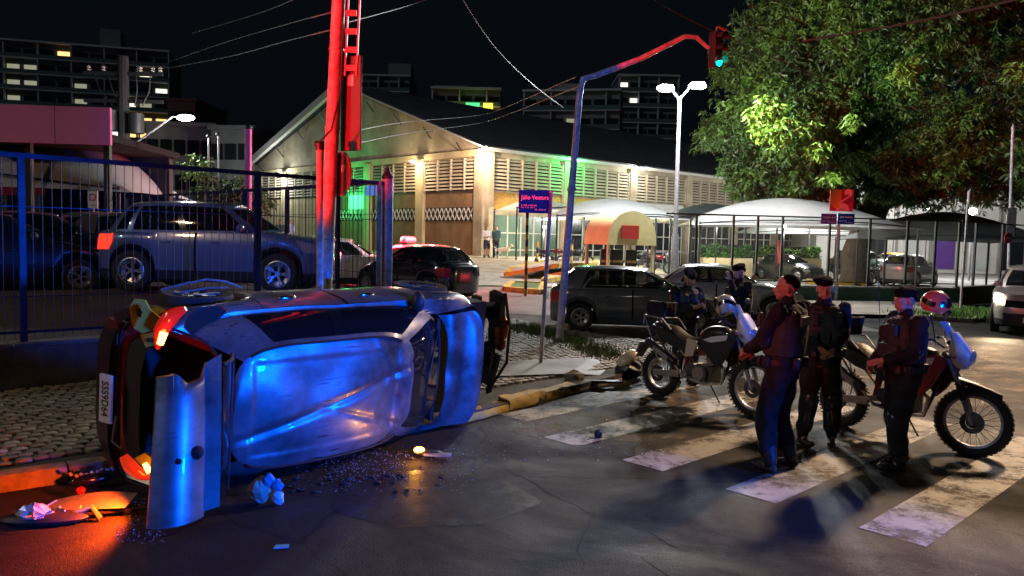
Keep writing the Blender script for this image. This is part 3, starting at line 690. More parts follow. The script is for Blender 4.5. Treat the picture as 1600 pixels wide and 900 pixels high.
cable('c',[(523,18,10),(440,40,16),(340,70,24),(255,100,34)],.011,wg,'uppermost cable running left from the thick pole')
cable('c',[(520,46,10),(440,66,16),(350,90,24),(230,112,34)],.011,wg,'second cable running left from the thick pole')
cable('c',[(470,-6,12),(400,22,18),(300,52,26)],.011,wg,'short high cable over the left apartment block')
cable('c',[(552,205,10),(640,190,22),(760,178,34),(900,120,15)],.010,wg,'cable stretched across the gable from pole to mast')
cable('c',[(552,225,10),(640,208,22),(760,190,34),(904,135,15)],.010,wg,'lower cable stretched across the gable from pole to mast')
cable('c',[(690,-8,14),(620,14,13),(545,34,10)],.010,wg,'cable rising right from the top of the thick pole')
# ================================================================== HALL
HC=Vector((-1.63,44.6,0)); HA=math.atan2(.686,.728)
hall=thing('market_hall','large weathered gabled hall with louvered walls and long dark roof','hall',(HC.x,HC.y,0),HA)
HL,HW,ZE,ZA=48,29.7,7.15,12.4
def hb(name,a,b,m_,parent=hall,sm_=0): return MB().b2(a,b).build(name,m_,parent,sm_)
gw=MB().plate([(0,-.5),(HW,-.5),(HW,ZE+.4),(HW/2,ZA-.15),(0,ZE-.1)],0,.3)
gw.v=[(y,x,z) for x,y,z in gw.v]; 
# openings stay as recessed panels proud of the core wall
gw.build('gable_wall',M['wwall'],hall,0)
MB().b2((.3,.02,-.5),(HL,.3,ZE-.1)).build('side_wall',M['wwall'],hall,0)
MB().b2((.3,HW-.3,-.5),(HL,HW,ZE)).b2((HL-.3,.3,-.5),(HL,HW-.3,ZE)).build('rear_wall',M['wwall'],hall,0)
ov=.7
for k,(ya,za,yb,zb) in enumerate(((-ov,ZE-.15,HW/2,ZA),(HW+ov,ZE+.25,HW/2,ZA))):
    d=Vector((0,yb-ya,zb-za)); n=Vector((0,-d.z,d.y)).normalized()*(1 if yb>ya else -1)
    if n.z<0: n=-n
    rf=MB()
    rf.v=[(x,y+o*n.y,z+o*n.z) for x in (-ov,HL+ov) for (y,z) in ((ya,za),(yb,zb)) for o in (0,.12)]
    rf.f=[(0,1,3,2),(4,6,7,5),(0,4,5,1),(2,3,7,6),(0,2,6,4),(1,5,7,3)]
    rs_=rf.build('roof',M['roof'],hall,0)
    if k==0:
        for x in np.linspace(-ov+.5,HL,44):
            r_=MB(); r_.bar((x,ya,za+.135),(x,yb,zb+.135),.06,.03); r_.build('sheet_seam',M['roof'],rs_,0)
fa=MB(); 
MB().bar((-ov-.03,-ov,ZE-.14),(-ov-.03,HW/2,ZA+.02),.08,.28,up=(1,0,0)).build('barge_board',M['gutter'],hall,0)
MB().bar((-ov-.03,HW+ov,ZE+.2),(-ov-.03,HW/2,ZA+.02),.5,.30,up=(1,0,0)).build('barge_board',M['gutter'],hall,0)
MB().b2((-ov,-ov-.1,ZE-.3),(HL,-ov,ZE-.12)).build('gutter',M['gutter'],hall,0)
for y in np.linspace(2,HW-2,9):
    z=ZE+ (ZA-ZE)*(1-abs(y-HW/2)/(HW/2)); MB().bar((-.02,y,z-1.0),(-.6,y,z-.35),.06,.06).build('purlin_bracket',M['dark_metal'],hall,0)
slat_cache={}
def louver(ax,a0,a1,z0,z1,npan,lit=None,rows=9):
    # ax 'g' gable (x=0, along y) / 's' side (y=0, along x)
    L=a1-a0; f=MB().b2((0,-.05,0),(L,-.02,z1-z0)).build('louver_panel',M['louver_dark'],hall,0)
    f.location=(a0,0,z0) if ax=='s' else (0,a1,z0); f.rotation_euler=(0,0,0) if ax=='s' else (0,0,-PI/2)
    key=round(L,2)
    if key not in slat_cache: slat_cache[key]=MB().box((L/2,0,0),(L,.17,.03),(R(48),0,0)).mesh('slat',M['louver'],0)
    h=(z1-z0)/rows
    for r_ in range(rows): link('slat',slat_cache[key],f,(0,-.13,h*(r_+.5)))
    for p in range(npan+1):
        MB().b2((L*p/npan-.05,-.22,0),(L*p/npan+.05,-.03,z1-z0)).build('mullion',M['louver'],f,0)
    return f
ZL0,ZL1=4.75,6.6
GB=[0,6,12,18,24,29.7]
for i in range(5):
    a,b=GB[i]+.45,GB[i+1]-.45
    louver('g',a,b,ZL0,ZL1,4)
    pn=MB().b2((-.06,a,.5),(-.03,b,ZL0-.1)).build('panel',M['brown'] if i in(0,1,2) else M['cream'],hall,0)
    if i in (0,1,2):
        lt=MB().b2((-.09,a+.05,2.95),(-.062,b-.05,3.75)).build('lattice_strip',M['louver_dark'],hall,0)
        n_=int((b-a)/.42)
        for k in range(n_):
            y=a+.1+k*.42; q=MB().bar((-.11,y,3.0),(-.11,y+.38,3.7),.05,.05,up=(1,0,0)).bar((-.11,y+.38,3.0),(-.11,y,3.7),.05,.05,up=(1,0,0)); q.build('lattice_cross',M['gutter'],lt,0)
for y in GB:
    yy=min(max(y,.35),HW-.35); MB().b2((-.28,yy-.38,-.5),(-.002,yy+.38,ZE-.35)).build('pilaster',M['cream'] if y>0 else M['wwall'],hall,0)
hb('beam',(-.2,0,ZL1+.06),(-.003,HW,ZE-.1),M['cream'])
SBs=[0,6.62,13.2,19.9,26.5,33.1,39.7,46.3]
for i in range(7):
    a,b=SBs[i]+.4,SBs[i+1]-.4
    louver('s',a,b,ZL0-.0,ZL1,5)
    if i in (0,1,3): 
        tp=MB().b2((a,-.06,3.55),(b,.0,ZL0-.1)).build('tile_band',M['orange_tile'],hall,0)
    else: MB().b2((a,-.06,3.55),(b,.0,ZL0-.1)).build('panel',M['wall_white'],hall,0)
    gp_=MB().b2((a+.2,-.05,.3),(b-.2,-.01,3.3)).build('window',mat('greenish_glazing',(.10,.16,.12),.2) if i==0 else M['darkwin'],hall,0)
    for p in range(6):
        x=a+.2+(b-a-.4)*p/5; MB().b2((x-.04,-.1,.3),(x+.04,-.055,3.3)).build('frame',M['gutter'],gp_,0)
    for z in (1.3,2.3): MB().b2((a+.2,-.11,z-.03),(b-.2,-.06,z+.03)).build('frame',M['gutter'],gp_,0)
for x in SBs: MB().b2((x-.36 if x else 0,-.30,-.5),(x+.36,-.002,ZE-.32)).build('pilaster',M['wwall'],hall,0)
# lamps on the hall
def H2W(x,y,z): c,s_=math.cos(HA),math.sin(HA); return Vector((HC.x+x*c-y*s_,HC.y+x*s_+y*c,z))
def wall_lamp(x,y,z,m_,col,pw,label,off):
    p=H2W(x,y,z); t=thing('wall_lamp',label,'wall lamp',tuple(p),HA); o=Vector(off)
    MB().bar((0,0,0),tuple(o),.05,.05).build('arm',M['galv'],t,0)
    MB().ell(tuple(o),(.17,.17,.12)).build('globe',m_,t); MB().lathe([(.05,.16),(.22,.08),(.24,.04)],'z',tuple(o),14).build('shade',M['galv'],t)
    q=H2W(x+o.x*1.9,y+o.y*1.9,z+o.z-.25); lamp('wall_lamp_light',tuple(q),pw,col,rad=.15)
wall_lamp(-.28,.05,6.75,M['lamp_warm'],(1,.72,.5),1300,'glaring warm lamp on the near corner of the hall',(-.5,-.5,.1))
wall_lamp(6.62,-.3,6.9,M['lamp_green'],(.08,1,.25),420,'green lamp on the pilaster of the long louvered wall',(0,-.6,0))
wall_lamp(13.2,-.3,6.9,M['lamp_white'],(1,.95,.85),300,'white lamp on the second pilaster of the long wall',(0,-.6,0))
wall_lamp(-.28,24,6.6,M['lamp_white'],(.9,1,.95),480,'white lamp on the gable front left of the conduit pipe',(-.6,0,0))
wall_lamp(-.1,13.6,5.0,M['lamp_green'],(.02,1,.22),420,'green lamp glowing on the gable behind the thick pole',(-.8,0,0))
wall_lamp(-.28,6,6.6,M['lamp_warm'],(1,.75,.45),260,'small warm lamp on the middle pilaster of the gable',(-.5,0,0))
ep=H2W(-.05,13.6,4.1); eg=tag(MB().box((0,0,0),(.08,1.9,1.3)).build('lit_sign_box',M['win_green'],None,0),'glowing green sign box on the gable behind the red pole','sign'); eg.location=ep; eg.rotation_euler=(0,0,HA)
bp_=H2W(-1.5,9.4,4.85); bs=tag(MB().box((0,0,0),(.1,1.55,.62)).build('blue_sign',M['bluesign'],None,0),'small plain bright blue panel in front of the gable','sign'); bs.location=bp_; bs.rotation_euler=(0,0,HA)
# ================================================================== FAR BLOCKS
def block(name,label,px0,px1,ytop,Y,floors,fh,ncol,rz=0,depth=12,lit=(),pen=None,wallm=None,slabs=True,ybase=None):
    a=atd(px0,ytop,Y); b=atd(px1,ytop,Y); w=(b-a).length; top=(a.z+b.z)/2; wallm=wallm or M['brick_b']
    t=thing(name,label,'building',(a.x,a.y,0),rz); w=w/math.cos(rz)
    MB().b2((0,0,-.3),(w,depth,top)).build('wall',wallm,t,0)
    wm=MB().b2((-w/ncol*.40,-.12,-fh*.22),(w/ncol*.40,-.02,fh*.22)).mesh('window',M['darkwin'],0)
    lm={}
    for f in range(floors):
        z=top-fh*(f+.62)
        if slabs:
            MB().b2((-.2,-.9,z-fh*.38-.14),(w+.1,-.001,z-fh*.38+.06)).build('balcony_slab',M['slab'],t,0)
            MB().b2((-.2,-.9,z-fh*.38+.062),(w+.1,-.82,z-fh*.38+fh*.26)).build('parapet',M['teal'],t,0)
        for c in range(ncol):
            x=w*(c+.5)/ncol; k=lit.get((f,c)) if lit else None
            if k:
                if k not in lm: lm[k]=MB().b2((-w/ncol*.36,-.14,-fh*.20),(w/ncol*.36,-.021,fh*.20)).mesh('window',M[k],0)
                link('window',lm[k],t,(x,0,z))
            else: link('window',wm,t,(x,0,z))
    if slabs:
        for c in range(0,ncol+1,2): MB().b2((w*c/ncol-.1,-.8,0),(w*c/ncol+.1,-.003,top-.2)).build('fin',M['slab'],t,0)
    MB().b2((-.3,-.95 if slabs else -.1,top+.002),(w+.2,depth,top+.35)).build('roof',M['slab'] if slabs else wallm,t,0)
    if pen:
        for (u0,u1,h) in pen: MB().b2((w*u0,2,top+.35),(w*u1,7,top+.35+h)).build('roof_block',wallm,t,0)
    return t
lit={(0,9):'win_warm',(1,6):'win_dim',(1,7):'win_dim',(2,7):'win_dim',(2,6):'win_dim',(2,10):'win_dim',(1,14):'win_white',(2,15):'win_white',(3,6):'win_dim',(3,13):'win_white',(3,14):'win_dim',(3,10):'win_dim',(4,13):'win_warm',(4,14):'win_warm',(4,15):'win_warm',(5,9):'win_white',(5,10):'win_white',(5,12):'win_white',(5,13):'win_warm',(5,14):'win_warm',(4,8):'win_dim'}
block('apartment_block','long balconied apartment block with several lit windows at upper left',-160,222,56,150,9,3.05,16,R(14),14,lit,[(.72,.80,4.0),(.15,.18,6)])
block('apartment_block','dark low block with a reddish top right of the apartment block',262,305,158,92,4,3,3,0,10,{(2,1):'win_dim'},None,mat('dull_red_wall',(.16,.05,.035),.85),False)
block('apartment_block','grey flat roofed building with small windows behind the left car park',228,330,196,70,5,3.1,5,R(6),10,{(1,1):'win_white',(3,1):'win_dim',(3,3):'win_dim'},None,M['hbase'],False)
block('apartment_block','lower grey building with dark side next to the flat roofed one',330,396,203,66,5,3,3,R(-8),10,{(4,1):'win_white'},None,mat('greyer_wall',(.17,.17,.17),.85,var=.3,vs=.3),False)
block('apartment_block','dim tower top visible above the hall gable',560,640,120,170,6,3.2,5,0,12,None,[(.55,1.0,3)],None,True)
block('apartment_block','stepped dark tower with yellow and green lit rooftop sign',676,782,140,150,5,3.2,5,0,12,{(1,4):'win_warm'},[(.0,.5,.8)])
block('apartment_block','pale apartment tower behind the hall roof beside the mast',820,966,146,140,7,3.3,7,R(-10),12,{(1,3):'win_dim',(2,5):'win_warm'},[(.3,.6,1.5)],M['hbase'])
block('apartment_block','dim distant tower with few lit windows behind the street lamp',968,1060,120,165,9,3.2,6,0,12,{(0,0):'win_white',(1,1):'win_white',(6,4):'win_white',(6,3):'win_dim',(7,2):'win_white'},None)
q=atd(726,170,148); ls=thing('lit_sign','yellow and green lit sign panel on the dark tower','sign',tuple(q))
for x,w,k in ((-1.6,2.6,'win_yellow'),(1.5,2.6,'win_green'),(4.4,1.8,'win_yellow')): MB().box((x,0,0),(w,.3,2.3 if x>-1 else 1.5)).build('sign_panel',M[k],ls,0)
# white lit building at the right
t=thing('white_building','white floodlit building with tall blue and grey bays behind the car park','building',(atd(1395,400,62).x,62,0),R(-4))
w=30; MB().b2((-6,0,-.3),(w,9,7.6)).build('wall',M['wall_white'],t,0)
for k in range(12):
    x=-5+k*2.6; MB().b2((x-.07,-.22,0),(x+.07,-.003,7.4)).build('pilaster',M['hbase'],t,0)
    if k%2==1:
        MB().b2((x+.4,-.10,.3),(x+1.9,-.01,2.9)).build('window',M['darkwin'] if k%4==1 else M['sign_purple'],t,0)
    else: MB().b2((x+.5,-.1,.3),(x+1.9,-.01,3.1)).build('door',M['tent'],t,0)
MB().b2((-6.3,-.8,7.6),(w+.3,9.2,7.9)).build('roof',M['hbase'],t,0)
# pink canopy building at left
pa=atd(-90,200,21); pbb=atd(166,205,21)
t=thing('pink_canopy','broad pink fascia of a dark canopy roof at the left edge','canopy',(pa.x,21,0),R(3))
zt=atd(40,163,21).z; zb=atd(40,222,21).z; w=pbb.x-pa.x
for k in range(3): MB().b2((w*k/3+.01,0,zb),(w*(k+1)/3-.01,.12,zt)).build('fascia_panel',M['tentred'],t,0)
MB().b2((0,.13,zb+.1),(w,5,zb+.3)).build('roof',M['liner'],t,0)
for x in (.4,w*.45,w-.3): MB().b2((x-.08,.4,0),(x+.08,.56,zb+.1)).build('post',M['dark_metal'],t,0)
MB().b2((.2,4.6,.5),(w-.2,4.9,zb+.1)).build('rear_wall',mat('dark_shed_wall',(.07,.06,.06),.9),t,0)
# white stretched tent at left behind fence
def tent(label,cx,cy,w,d,zl,zh,m_,rz=0,sag=.22,posts=True,pm=None,zbase=0,valance=True):
    t=thing('shade_tent',label,'tent',(cx,cy,zbase),rz)
    def fn(u,v):
        e=max(abs(u),abs(v)); r_=(1-abs(u)**1.7)*(1-abs(v)**1.7)
        zz=zl+(zh-zl)*r_**.75
        droop=sag*((1-u*u)*(abs(v)>.98)*1.0+(1-v*v)*(abs(u)>.98)*1.0)
        zz+= .35*droop
        pull=1-.07*(1-u*u)*(v*v)-.0; pull2=1-.07*(1-v*v)*(u*u)
        return (u*w/2*pull2,v*d/2*pull,zz)
    MB().grid(fn,lin(-1,1,26),lin(-1,1,22)).build('canopy_sheet',m_,t,80,False)
    if posts:
        for sx in (-1,1):
            for sy in (-1,1):
                MB().cyl((sx*w*.46,sy*d*.46,0),(sx*w*.46,sy*d*.46,zl+.15),.05).build('post',pm or M['dark_metal'],t)
        for sx in (-1,1): MB().tube([(sx*w*.46,-d*.46,zl+.1),(sx*w*.25,-d*.46,zl+.25),(0,-d*.46,zl+(zh-zl)*.22),( -sx*.01,-d*.46,zl+(zh-zl)*.22)],.03,6).build('edge_pipe',pm or M['dark_metal'],t)
    return t
q=atd(40,300,24); tent('pale stretched canopy behind the bars at far left',q.x,25,7.5,6,2.6,4.7,M['tent'],R(4),zbase=.5)
# utility pole with transformers far left
b0=atd(196,430,32); b0.z=.5; tp=thing('utility_pole','dark wooden utility pole with transformers in front of the apartment block','pole',tuple(b0))
zt=atd(196,88,32).z; MB().tube([(0,0,0),(0,0,zt-.5)],[.28,.2],10).build('shaft',mat('dark_pole',(.03,.03,.028),.9),tp)
for z in (zt-.9,zt-2.0): MB().box((0,0,z-.3),(3.2,.12,.14)).build('crossarm',M['dark_metal'],tp,0)
for x in (-1.4,-.8,.7,1.2,1.5): MB().lathe([(.0,.0),(.06,0),(.09,.05),(.05,.1),(.09,.15),(.03,.22),(0,.24)],'z',(x,0,zt-1.1),8).build('insulator',M['gutter'],tp)
for x,zz in ((-.5,2.9),(.55,3.0)): MB().cyl((x,-.1,zt-zz-.6),(x,-.1,zt-zz+.2),.3,.3,12).build('transformer',M['dark_metal'],tp)
for k in range(5): MB().tube([(-1.3+k*.6,0,zt-1.0),(-.9+k*.5,-.1,zt-1.9),(-.4+k*.3,-.1,zt-2.5)],.03,4).build('jumper_wire',M['wire'],tp)
# arm street lamp left
b0=atd(199,400,30); b0.z=.5; t0=atd(206,228,30)-b0; t1=atd(270,182,30)-b0; t2=atd(290,184,30)-b0
al=thing('street_lamp','small street lamp with slanted arm and lit white head at left','street lamp',tuple(b0))
MB().tube([(0,0,0),tuple(t0),tuple(t1),tuple(t2)],[.06,.05,.04,.035],8).build('arm_post',M['galv'],al); MB().ell(tuple(t2),(.35,.12,.12)).build('lamp_head',M['lamp_white'],al)
lamp('street_lamp_light',tuple(b0+t2+Vector((0,-.2,-.4))),450,(1,.97,.9),rad=.2)
# flag poles
for px,yt,yb,Y,mm,lb in ((387,202,330,24,M['tentred'],'stout pink mast left of the hall gable'),(325,215,330,30,M['galv'],'left one of the two thin grey masts behind the car park'),(340,212,330,30,M['galv'],'right one of the two thin grey masts behind the car park')):
    b0=atd(px,yb,Y); t0=atd(px+1,yt,Y); mo=thing('mast',lb,'mast',(b0.x,b0.y,.4)); MB().tube([(0,0,0),(t0.x-b0.x,0,t0.z-.4)],.11 if mm is M['tentred'] else .035,8).build('shaft',mm,mo); MB().ell((t0.x-b0.x,0,t0.z-.35),(.1,.1,.08)).build('cap',M['dark_metal'],mo)
q=atd(145,312,19); nb=thing('notice_board','small white no parking notice fixed behind the bar fence','notice',tuple(q)); MB().box((0,0,0),(.24,.02,.42)).build('board',M['sign_white'],nb,0); MB().lathe([(.06,-.014),(.09,-.014),(.09,-.011),(.06,-.011)],'y',(0,0,.06),20,True).build('ring_mark',M['sign_red'],nb); text('NO',.07,M['sign_back'],nb,(0,-.012,-.14),(R(90),0,0)); MB().bar((0,.03,-.2),(0,.03,-2),.03,.03).build('post',M['galv'],nb,0)
# ================================================================== RIGHT CAR PARK
# low walls
c0=at(1180,472,0); c1=at(1498,477,0); c2=atd(1640,452,33); c2.z=0
def lowwall(label,a,b,h,m_):
    t=thing('low_wall',label,'wall',tuple(a),math.atan2(b.y-a.y,b.x-a.x)); L=(b-a).length
    MB().b2((0,0,-.1),(L,.22,h)).build('wall_body',m_,t,bevel=.01); MB().b2((-.03,-.04,h+.002),(L+.02,.27,h+.06)).build('coping',M['concrete'],t,bevel=.01); return t
cL=c0+(c0-c1)*.35
lowwall('low green wall under the long car park fence behind the officers',cL,c1,.55,M['greenwall'])
lowwall('olive low wall running back from the slim violet pole to the right',c1+Vector((.03,.03,0)),c2,.6,M['olive'])
pf=thing('park_fence','thin dark post and rail fence round the right car park','fence',(0,0,0))
pm=MB().box((0,0,1.2),(.07,.07,2.4)).mesh('post',M['dark_metal'],0)
dw=(c1-cL).normalized()
def onwall(px):
    d=ray(px,400); # intersect vertical plane of wall
    n=Vector((-dw.y,dw.x,0)); k=(cL-Vector((0,0,0))).dot(n)/Vector((d.x,d.y,0)).dot(n); return Vector((d.x*k,d.y*k,0))
for px in (1088,1146,1184,1223,1297,1360,1419,1463,1500):
    p=onwall(px)+Vector((-dw.y,dw.x,0))*.11; link('post',pm,pf,(p.x,p.y,.6),(0,0,math.atan2(dw.y,dw.x)))
a=onwall(1040);b=onwall(1500); zt=3.0
MB().bar((a.x,a.y+.1,zt),(b.x,b.y+.1,zt),.05,.05).build('top_rail',M['dark_metal'],pf,0); MB().bar((a.x,a.y+.1,.75),(b.x,b.y+.1,.75),.04,.04).build('bottom_rail',M['dark_metal'],pf,0)
wm=MB(); L=(b-a).length; n=280
for i in range(n): p=a+(b-a)*(i/n); wm.bar((p.x,p.y+.1,.75),(p.x,p.y+.1,2.98),.006,.006)
stuff(wm.build('wire_mesh',M['dark_metal'],pf,0,False))
d2=(c2-c1).normalized()
for k in range(5): p=c1+d2*(1.2+k*2.4)+Vector((0,.1,0)); link('post',pm,pf,(p.x,p.y,.6),(0,0,.4))
e_=c1+d2*12; MB().bar((c1.x,c1.y+.1,zt),(e_.x,e_.y+.1,zt),.05,.05).build('top_rail',M['dark_metal'],pf,0)
# fence left part, by booth
pf2=thing('park_fence','thin dark gate fence beside the yellow guard booth','fence',(0,0,0))
for px in (1011,1022,1045,1076): p=atd(px,425,31); link('post',pm,pf2,(p.x,31,.55),(0,0,0))
a=atd(1005,340,31); b=atd(1080,340,31); MB().bar((a.x,31,3.0),(b.x,31,3.0),.05,.05).build('top_rail',M['dark_metal'],pf2,0); MB().bar((a.x,31,1.6),(b.x,31,1.6),.04,.04).build('middle_rail',M['galv'],pf2,0); MB().bar((a.x,31,.7),(b.x,31,.7),.04,.04).build('bottom_rail',M['galv'],pf2,0)
# tents
q=atd(1228,350,36); tent('large white shade tent in front of the mango trunk',q.x,36,9.8,7,2.75,4.15,M['tent'],R(-3))
q=atd(955,345,39); tent('wide pale grey shade tent over the gate area behind the booth',q.x,39,6.8,7,3.0,4.1,M['tent'],R(4))
q=atd(1085,340,44); tent('darker small shade tent between booth tent and white tent',q.x+1,44,6,6,3.2,4.2,M['tentdark'],R(0))
q=atd(1455,355,37); tent('dark grey shade tent at right beyond the mango trunk',q.x+.8,37.5,8.4,7,2.3,3.75,M['tentdark'],R(-4),posts=True)
q=atd(1300,352,50); tent('far white shade tent near the hedge',q.x-2,50,8,6,2.6,3.6,M['tent'],0)
q=atd(840,362,43.5); tent('small pale awning over the hall doors left of the booth tent',q.x,43,4.2,4,3.2,3.9,M['tent'],R(20),zbase=.3)
for px,py,Y,pw,cl in ((1268,300,47,1600,(.95,1,.97)),(960,352,40,800,(1,.95,.6)),(1120,352,42,500,(1,1,.9)),(1225,360,37,260,(1,1,.95)),(1450,330,50,2000,(1,.98,.93)),(1400,300,56,1800,(1,1,1)),(1520,330,48,900,(1,1,1)),(850,360,43,700,(1,.95,.8))):
    p=atd(px,py,Y)
    if px in (1268,1520):
        t=thing('floodlight','glaring white floodlight among the leaves left of the mango trunk' if px==1268 else 'white floodlight behind the signal box at the right edge','lamp',(p.x,p.y,0)); MB().cyl((0,0,0),(0,0,p.z-.2),.06).build('post',M['galv'],t); MB().ell((0,0,p.z),(.25,.2,.2)).build('globe',M['lamp_white'],t); p=p+Vector((0,-.5,-.4))
    else:
        t=thing('car_park_lamp',{960:'small lamp hanging under the booth tent',1120:'small lamp under the darker middle tent',1225:'small lamp under the large white tent',1450:'lamp on a thin pole right of the mango trunk',1400:'lamp on the front of the white building',850:'small lamp under the pale awning'}[px],'lamp',(p.x,p.y,0)); MB().cyl((0,0,0),(0,0,p.z+.12),.03).build('post',M['dark_metal'],t); MB().ell((0,0,p.z+.2),(.1,.1,.06)).build('globe',M['lamp_white'],t); p=p+Vector((0,-.15,-.15))
    lamp('car_park_light',tuple(p),pw,cl,rad=.3)
# guard booth with barrel roof
q=atd(967,420,30); gb=thing('guard_booth','yellow barrel roofed ticket booth canopy with dark red panel','booth',(q.x,30,0),R(24))
zr=2.08+(374-332)*30/1213; z1=2.08+(374-384)*30/1213; w=2.0
def barrel(u,v): a=PI*(.0+v); return (-1.15+u*1.5,-.95*math.cos(a),1.95+1.15*math.sin(a)**.8*1.0)
MB().grid(lambda u,v:(-.95*math.cos(PI*v)*1.12,-.9+u*1.8,1.85+1.3*math.sin(PI*v)**.75),lin(0,1,6),lin(.001,.999,18)).build('barrel_roof',M['booth'],gb,50,False)
MB().poly([(-.95*math.cos(PI*v)*1.12,-.9,1.85+1.3*math.sin(PI*v)**.75) for v in lin(.001,.999,18)]).build('front_panel',M['booth'],gb,0,False)
MB().poly([(-.95*math.cos(PI*v)*1.12,.9,1.85+1.3*math.sin(PI*v)**.75) for v in lin(.001,.999,18)]).build('end_panel',M['boothpale'],gb,0,False)
MB().b2((-.5,-.94,2.1),(.25,-.905,2.6)).build('red_panel',M['redpanel'],gb,0)
for x in (-.98,.98):
    for y in (-.8,.8): MB().b2((x-.05,y-.05,0),(x+.05,y+.05,1.86)).build('leg',M['boothpale'],gb,0)
for k,(px,lb) in enumerate(((946,'left'),(963,'middle'),(985,'right'))):
    q=atd(px,420,29.3+k*.3); bd=thing('gate_terminal','dark ticket terminal cabinet under the booth, the '+lb+' one of three','cabinet',(q.x,q.y,gz(q.x,q.y))); MB().box((0,0,.65),(.42,.35,1.3)).build('cabinet',M['black_plastic'],bd,bevel=.03)
    for z in (.25,.55,.85): MB().box((-.0,-.18,z),(.36,.012,.1),(0,0,0)).build('warning_stripe',M['yellow'],bd,0)
# striped bollard posts
for px,py,Y,h,lb in ((821,465,24.5,2.9,'tall black and yellow striped post at the driveway island'),(839,420,34,1.3,'short striped post on the far kerb island'),(893,420,33,1.5,'short striped post beside the booth')):
    q=atd(px,py,Y); z0=gz(q.x,Y); t=thing('striped_post',lb,'post',(q.x,Y,z0)); n=int(h/.22)
    for k in range(n): MB().cyl((0,0,k*h/n),(0,0,(k+1)*h/n-.001),.05,.05,10).build('band',M['black_plastic'] if k%2 else M['yellow'],t)
# yellow kerb islands
def island(label,pts,h=.16,m_=None,top=None):
    P=[at(px,py,0) for px,py in pts]; P2=[]
    for (px,py),p in zip(pts,P):
        z=0
        for _ in range(12): p=at(px,py,z); z=gz(p.x,p.y)
        P2.append(p)
    t=thing('kerb_island',label,'kerb',tuple(P2[0])); o=P2[0]; n=len(P2); cx=sum(p.x for p in P2)/n; cy=sum(p.y for p in P2)/n
    for i in range(n):
        a,b=P2[i],P2[(i+1)%n]; MB().bar((a.x-o.x,a.y-o.y,h/2+a.z-o.z),(b.x-o.x,b.y-o.y,h/2+b.z-o.z),.22,h).build('yellow_kerb',m_ or M['yellow'],t,0)
    MB().poly([(p.x-o.x,p.y-o.y,p.z-o.z+h-.03) for p in P2]).build('fill',top or M['apron'],t,0)
    return t
island('yellow kerbed island with striped post in the driveway',[(790,455),(845,460),(850,447),(800,446)],top=M['grass'])
island('long yellow kerb curving in front of the hall doors',[(790,432),(870,418),(930,416),(930,411),(860,410),(800,424)])
island('yellow kerbed strip beside the dark grey hatchback',[(850,442),(925,430),(925,424),(860,434)])
island('yellow kerb at the foot of the mango trunk',[(1262,444),(1352,447),(1352,438),(1270,436)],.22)
island('far yellow kerb line before the white building',[(1430,402),(1500,406),(1500,400),(1430,397)],.2)
island('second yellow kerb line at right beyond the white car',[(1480,420),(1580,424),(1580,417),(1480,414)],.2)
# planter + hedges
def hedge(label,px0,px1,ytop,ybot,Y,m_,n):
    a=atd(px0,ybot,Y); b=atd(px1,ytop,Y); t=thing('hedge',label,'hedge',(a.x,Y,0)); w=b.x-a.x; z0=a.z; h=b.z-a.z
    MB().b2((0,-.3,-.1),(w,.9,z0)).build('planter',M['cream'],t,0)
    mb=MB()
    for i in range(n):
        x=random.uniform(0,w); y=random.uniform(-.35,.9); z=z0+random.uniform(0,h)*(.75+.35*noise.noise(Vector((x*1.3,0,z0)))); s_=random.uniform(.05,.12)
        d=Vector((random.gauss(0,1),random.gauss(0,1),random.gauss(0,1))).normalized(); e=d.orthogonal().normalized(); f=d.cross(e); c=Vector((x,y,z)); mb.poly([tuple(c-e*s_),tuple(c-f*s_*.5),tuple(c+e*s_),tuple(c+f*s_*.5)])
    stuff(mb.build('foliage',m_,t,0,False)); MB().b2((.05,-.1,z0),(w-.05,.6,z0+h*.8)).build('branches',M['liner'],t,0)
hedge('dark clipped hedge in a cream planter left of the large tent posts',1097,1175,378,402,44,M['hedge'],2600)
hedge('bright green hedge behind the tent beside the red banner',1188,1282,382,402,46,M['hedgel'],2600)
q=atd(1213,385,43); fl=thing('banner','red feather banner standing in front of the bright hedge','banner',(q.x,43,.3)); MB().cyl((0,0,0),(0,0,2.2),.02).build('pole',M['galv'],fl); MB().grid(lambda u,v:(u*.45+.05*math.sin(v*6),.05*math.sin(u*5+v*4),.5+v*1.5*(1-.2*u)),lin(0,1,6),lin(0,1,10)).build('cloth',M['flag'],fl,60,False)
# road verge at right with bright grass
vp=[at(1440,500,0),at(1520,505,0),at(1545,495,0),at(1500,485,0)]
struct(MB().prism([(p.x,p.y) for p in vp],-.1,.12).build('verge',M['mortar'],smooth=0))
tg=tufts('verge_grass',[(p.x*.5+vp[0].x*.5*0+at(1500,496,0).x*.5,p.y*.5+at(1500,496,0).y*.5,.45,.35,.12) for p in vp],2600,.16,M['hedgel'],.02); tg['label']='bright grass tufts on the verge below the slim violet pole'
struct(sheet('right_pavement',[tuple(at(1120,492,0)),tuple(at(1500,500,0)),tuple(c1),tuple(cL)],mat('buff_pavement',(.27,.23,.18),.8,var=.3,vs=1.2,bump=.3,bs=12),.03,zf=lambda x,y:.08))
